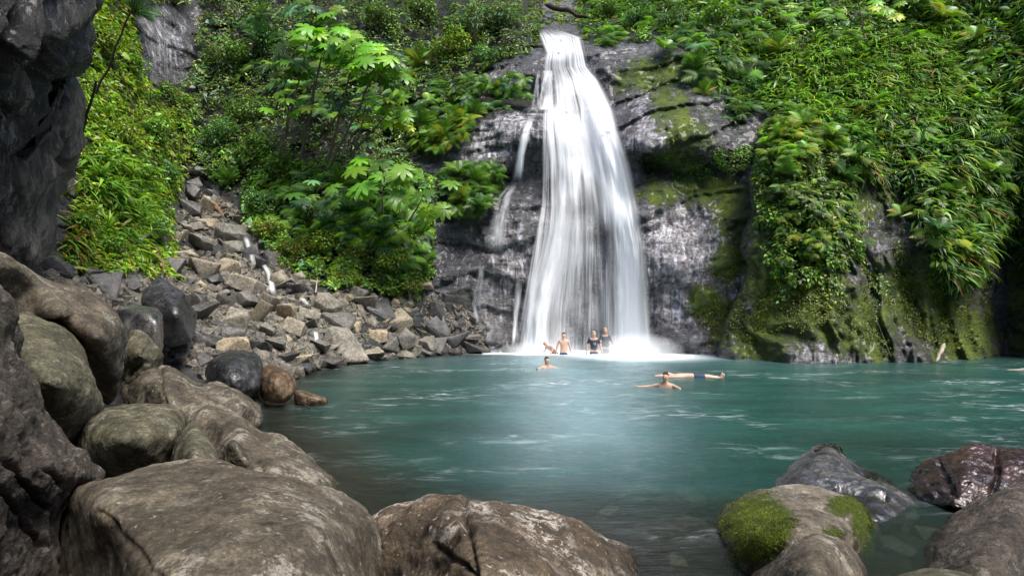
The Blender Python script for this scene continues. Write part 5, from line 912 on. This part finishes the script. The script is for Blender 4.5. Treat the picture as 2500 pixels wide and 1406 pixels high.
# ================================================================ people
def skin_body(J,E,name,mat,parent,root=0,sub=2):
    me=bpy.data.meshes.new(name); me.from_pydata([j[:3] for j in J],[],E); o=bpy.data.objects.new(name,me); COL.objects.link(o)
    o.modifiers.new('s','SKIN'); ss=o.modifiers.new('u','SUBSURF'); ss.levels=sub; ss.render_levels=sub
    for i,j in enumerate(J):
        d_=me.skin_vertices[0].data[i]; r=j[3]; d_.radius=(r,j[4]) if len(j)>4 else (r,r); d_.use_root=(i==root)
    dg=bpy.context.evaluated_depsgraph_get(); m2=bpy.data.meshes.new_from_object(o.evaluated_get(dg)); m2.name=name; bpy.data.objects.remove(o); m2.materials.clear(); m2.materials.append(mat)
    for p in m2.polygons: p.use_smooth=True
    return link(name,m2,parent)
def person(loc,label,yaw=0.,scale=1.,skin='skin',hair='hair',top=None,bottom='shorts',lean=0.,arms=((.3,0,.86),(-.3,0,.86)),hands=((.32,-.04,.70),(-.32,-.04,.70)),legs=True,printed=False,rot=(0,0,0),head=(0,-.02),tilt=0):
    e=empty('person',loc,label=label,cat='person'); e.rotation_euler=(rot[0],rot[1],rot[2]+yaw); e.scale=(scale,)*3
    def L(x,y,z_): # lean the trunk forward from the hips
        zz=z_-.95
        if zz<0: return (x,y,z_)
        return (x,y-math.sin(lean)*zz,.95+math.cos(lean)*zz)
    hx,hy=head
    J=[(*L(0,0,.95),.15,.11),(*L(0,0,1.1),.14,.105),(*L(0,.01,1.27),.165,.12),(*L(0,.01,1.42),.145,.105),(*L(0,0,1.51),.058,.06),(*L(hx*.5,hy-.01,1.585),.068,.08),(*L(hx,hy,1.66),.078,.097),(*L(hx,hy,1.735),.062,.078),
       (*L(hx,hy-.105,1.645),.014),(*L(hx+.08,hy+.01,1.65),.016),(*L(hx-.08,hy+.01,1.65),.016)]
    E=[(0,1),(1,2),(2,3),(3,4),(4,5),(5,6),(6,7),(6,8),(6,9),(6,10)]
    for s,(ex,ey,ez),(hx2,hy2,hz) in ((1,arms[0],hands[0]),(-1,arms[1],hands[1])):
        a=len(J); sh=L(s*.185,.01,1.43); el_=L(ex,ey,ez+.24); hd=L(hx2,hy2,hz+.1)
        J+=[(*sh,.062),(*el_,.042),(*hd,.027)]; E+=[(3,a),(a,a+1),(a+1,a+2)]
        v=(Vector(hd)-Vector(el_)).normalized(); pm=Vector(hd)+v*.06; J.append((*pm,.032,.018)); E.append((a+2,a+3)); sd_=v.cross(Vector((0,1,0.05))).normalized()
        for k in range(4):
            b_=pm+sd_*(k-1.5)*.021+v*.03; t_=b_+v*(.055,.068,.064,.048)[k]+Vector((0,-.015,0)); n_=len(J); J+=[(*b_,.009),(*t_,.0075)]; E+=[(a+3,n_),(n_,n_+1)]
        n_=len(J); J+=[(*(pm-sd_*s*.045-v*.005),.010),(*(pm-sd_*s*.062+v*.035),.008)]; E+=[(a+3,n_),(n_,n_+1)]
    if legs:
        for s in (1,-1):
            a=len(J); J+=[(s*.095,0,.86,.088),(s*.11,-.01,.5,.056),(s*.115,.02,.28,.052),(s*.115,.03,.09,.036),(s*.12,-.12,.03,.032)]; E+=[(0,a),(a,a+1),(a+1,a+2),(a+2,a+3),(a+3,a+4)]
    b=skin_body(J,E,'body',M[skin],e)
    hj=[(*L(hx,hy+.05,1.71),.082,.06),(*L(hx,hy+.012,1.775),.066,.068),(*L(hx,hy+.07,1.64),.06,.035)]; skin_body(hj,[(0,1),(0,2)],'hair',M[hair],e)
    if top:
        tj=[(*L(0,0,.93),.172,.13),(*L(0,0,1.1),.163,.127),(*L(0,.01,1.27),.18,.137),(*L(0,.01,1.43),.155,.115)]; te=[(0,1),(1,2),(2,3)]
        for s,(ex,ey,ez) in ((1,arms[0]),(-1,arms[1])):
            sh=Vector(L(s*.19,.01,1.43)); el_=Vector(L(ex,ey,ez+.24)); m_=sh.lerp(el_,.62); n_=len(tj); tj+=[(*sh,.075),(*m_,.06)]; te+=[(3,n_),(n_,n_+1)]
        t_=skin_body(tj,te,'shirt',M[top],e)
        if printed:
            mb=MB()
            for k,(w_,zz) in enumerate(((.10,1.30),(.13,1.26),(.08,1.22))): 
                y_=-.152; mb.add(([(-w_/2,y_,zz-.012),(w_/2,y_,zz-.012),(w_/2,y_,zz+.012),(-w_/2,y_,zz+.012),(-w_/2,y_+.03,zz-.012),(w_/2,y_+.03,zz-.012),(w_/2,y_+.03,zz+.012),(-w_/2,y_+.03,zz+.012)],[(0,1,2,3),(0,4,5,1),(1,5,6,2),(2,6,7,3),(3,7,4,0)]))
            mb.build('shirt_print',M['shirt_print'],e)
    if bottom:
        bj=[(0,0,.98,.158,.118),(0,0,.9,.16,.12)]; be=[(0,1)]
        for s in (1,-1): n_=len(bj); bj+=[(s*.095,0,.82,.105),(s*.115,-.01,.56,.085)]; be+=[(1,n_),(n_,n_+1)]
        skin_body(bj,be,'shorts',M[bottom],e)
    return e
person((px3(1376,0,26.3)[0],26.3,-.84),'shirtless man in navy shorts standing waist deep in front of the falls',0,1.0,'skin','hair')
person((px3(1355,0,26.7)[0],26.7,-.80),'pale person bending over beside the shirtless man in the falls',-.9,.93,'skin','hair_fair',lean=1.0,arms=((.25,-.1,1.0),(-.25,-.1,1.0)),hands=((.25,-.35,.95),(-.25,-.35,.95)))
person((px3(1450,0,26.5)[0],26.5,-.84),'balding man in a dark printed shirt standing in the falls',.1,1.03,'skin_tan','hair_fair',top='shirt',printed=True)
person((px3(1478,0,26.9)[0],26.9,-.78),'taller man in a dark shirt with one hand raised to his face',.35,1.06,'skin_tan','hair_fair',top='shirt_teal',arms=((.30,-.1,.86),(-.3,-.1,.9)),hands=((.10,-.32,1.30),(-.25,-.2,.75)))
person((px3(1335,0,21.0)[0],21.0,-1.40),'swimmer with wet dark hair and one hand out of the water',.5,1.,'skin_tan','hair',arms=((.42,-.05,1.12),(-.42,-.1,1.14)),hands=((.6,-.1,1.26),(-.58,-.3,1.34)))
person((px3(1625,0,16.3)[0],16.3,-1.38),'tanned swimmer facing left with arms spread at the surface',-.5,1.,'skin_tan','hair',arms=((.40,-.08,1.13),(-.42,-.05,1.14)),hands=((.5,-.38,1.22),(-.66,-.2,1.28)))
p_=person((px3(1690,0,18.6)[0]+.95,18.5,.0),'pale swimmer floating stretched out on the surface at right',0,1.,'skin','hair_fair',rot=(R(90),0,R(90)),arms=((.16,0,1.62),(-.16,0,1.62)),hands=((.1,0,1.85),(-.1,0,1.85)),bottom='shorts')
p_.rotation_euler=(R(-90),0,R(82))
# ---------------------------------------------------------------- camera and light
cam=bpy.data.objects.new('Camera',bpy.data.cameras.new('Camera')); COL.objects.link(cam); SC.camera=cam
cam.location=(0,0,H); cam.rotation_euler=(R(90),0,0); cam.data.sensor_width=36; cam.data.lens=F/2500*36; cam.data.shift_y=(735-703)/2500; cam.data.clip_end=500; cam.data.clip_start=.05
sd=Vector((.34,-.36,.87)).normalized(); el=math.asin(sd.z); az=math.atan2(sd.x,sd.y)
w=bpy.data.worlds.new('World'); SC.world=w; w.use_nodes=True; nt=w.node_tree; nt.nodes.clear()
sk=nt.nodes.new('ShaderNodeTexSky'); sk.sky_type='NISHITA'; sk.sun_disc=False; sk.sun_elevation=el; sk.sun_rotation=az; sk.air_density=1.; sk.dust_density=1.; sk.ozone_density=1.2
bg=nt.nodes.new('ShaderNodeBackground'); bg.inputs[1].default_value=.085; ow=nt.nodes.new('ShaderNodeOutputWorld'); nt.links.new(sk.outputs[0],bg.inputs[0]); nt.links.new(bg.outputs[0],ow.inputs[0])
sl=bpy.data.lights.new('sun','SUN'); sl.energy=3.6; sl.angle=R(28); sl.color=(1,.95,.87); so=bpy.data.objects.new('sun',sl); COL.objects.link(so)
so.rotation_euler=(-sd).to_track_quat('-Z','Y').to_euler()
SC.view_settings.view_transform='Standard'; SC.view_settings.look='None'; SC.view_settings.exposure=1.1; SC.view_settings.gamma=1
SC.cycles.transparent_max_bounces=24; SC.cycles.max_bounces=6; SC.cycles.volume_bounces=3
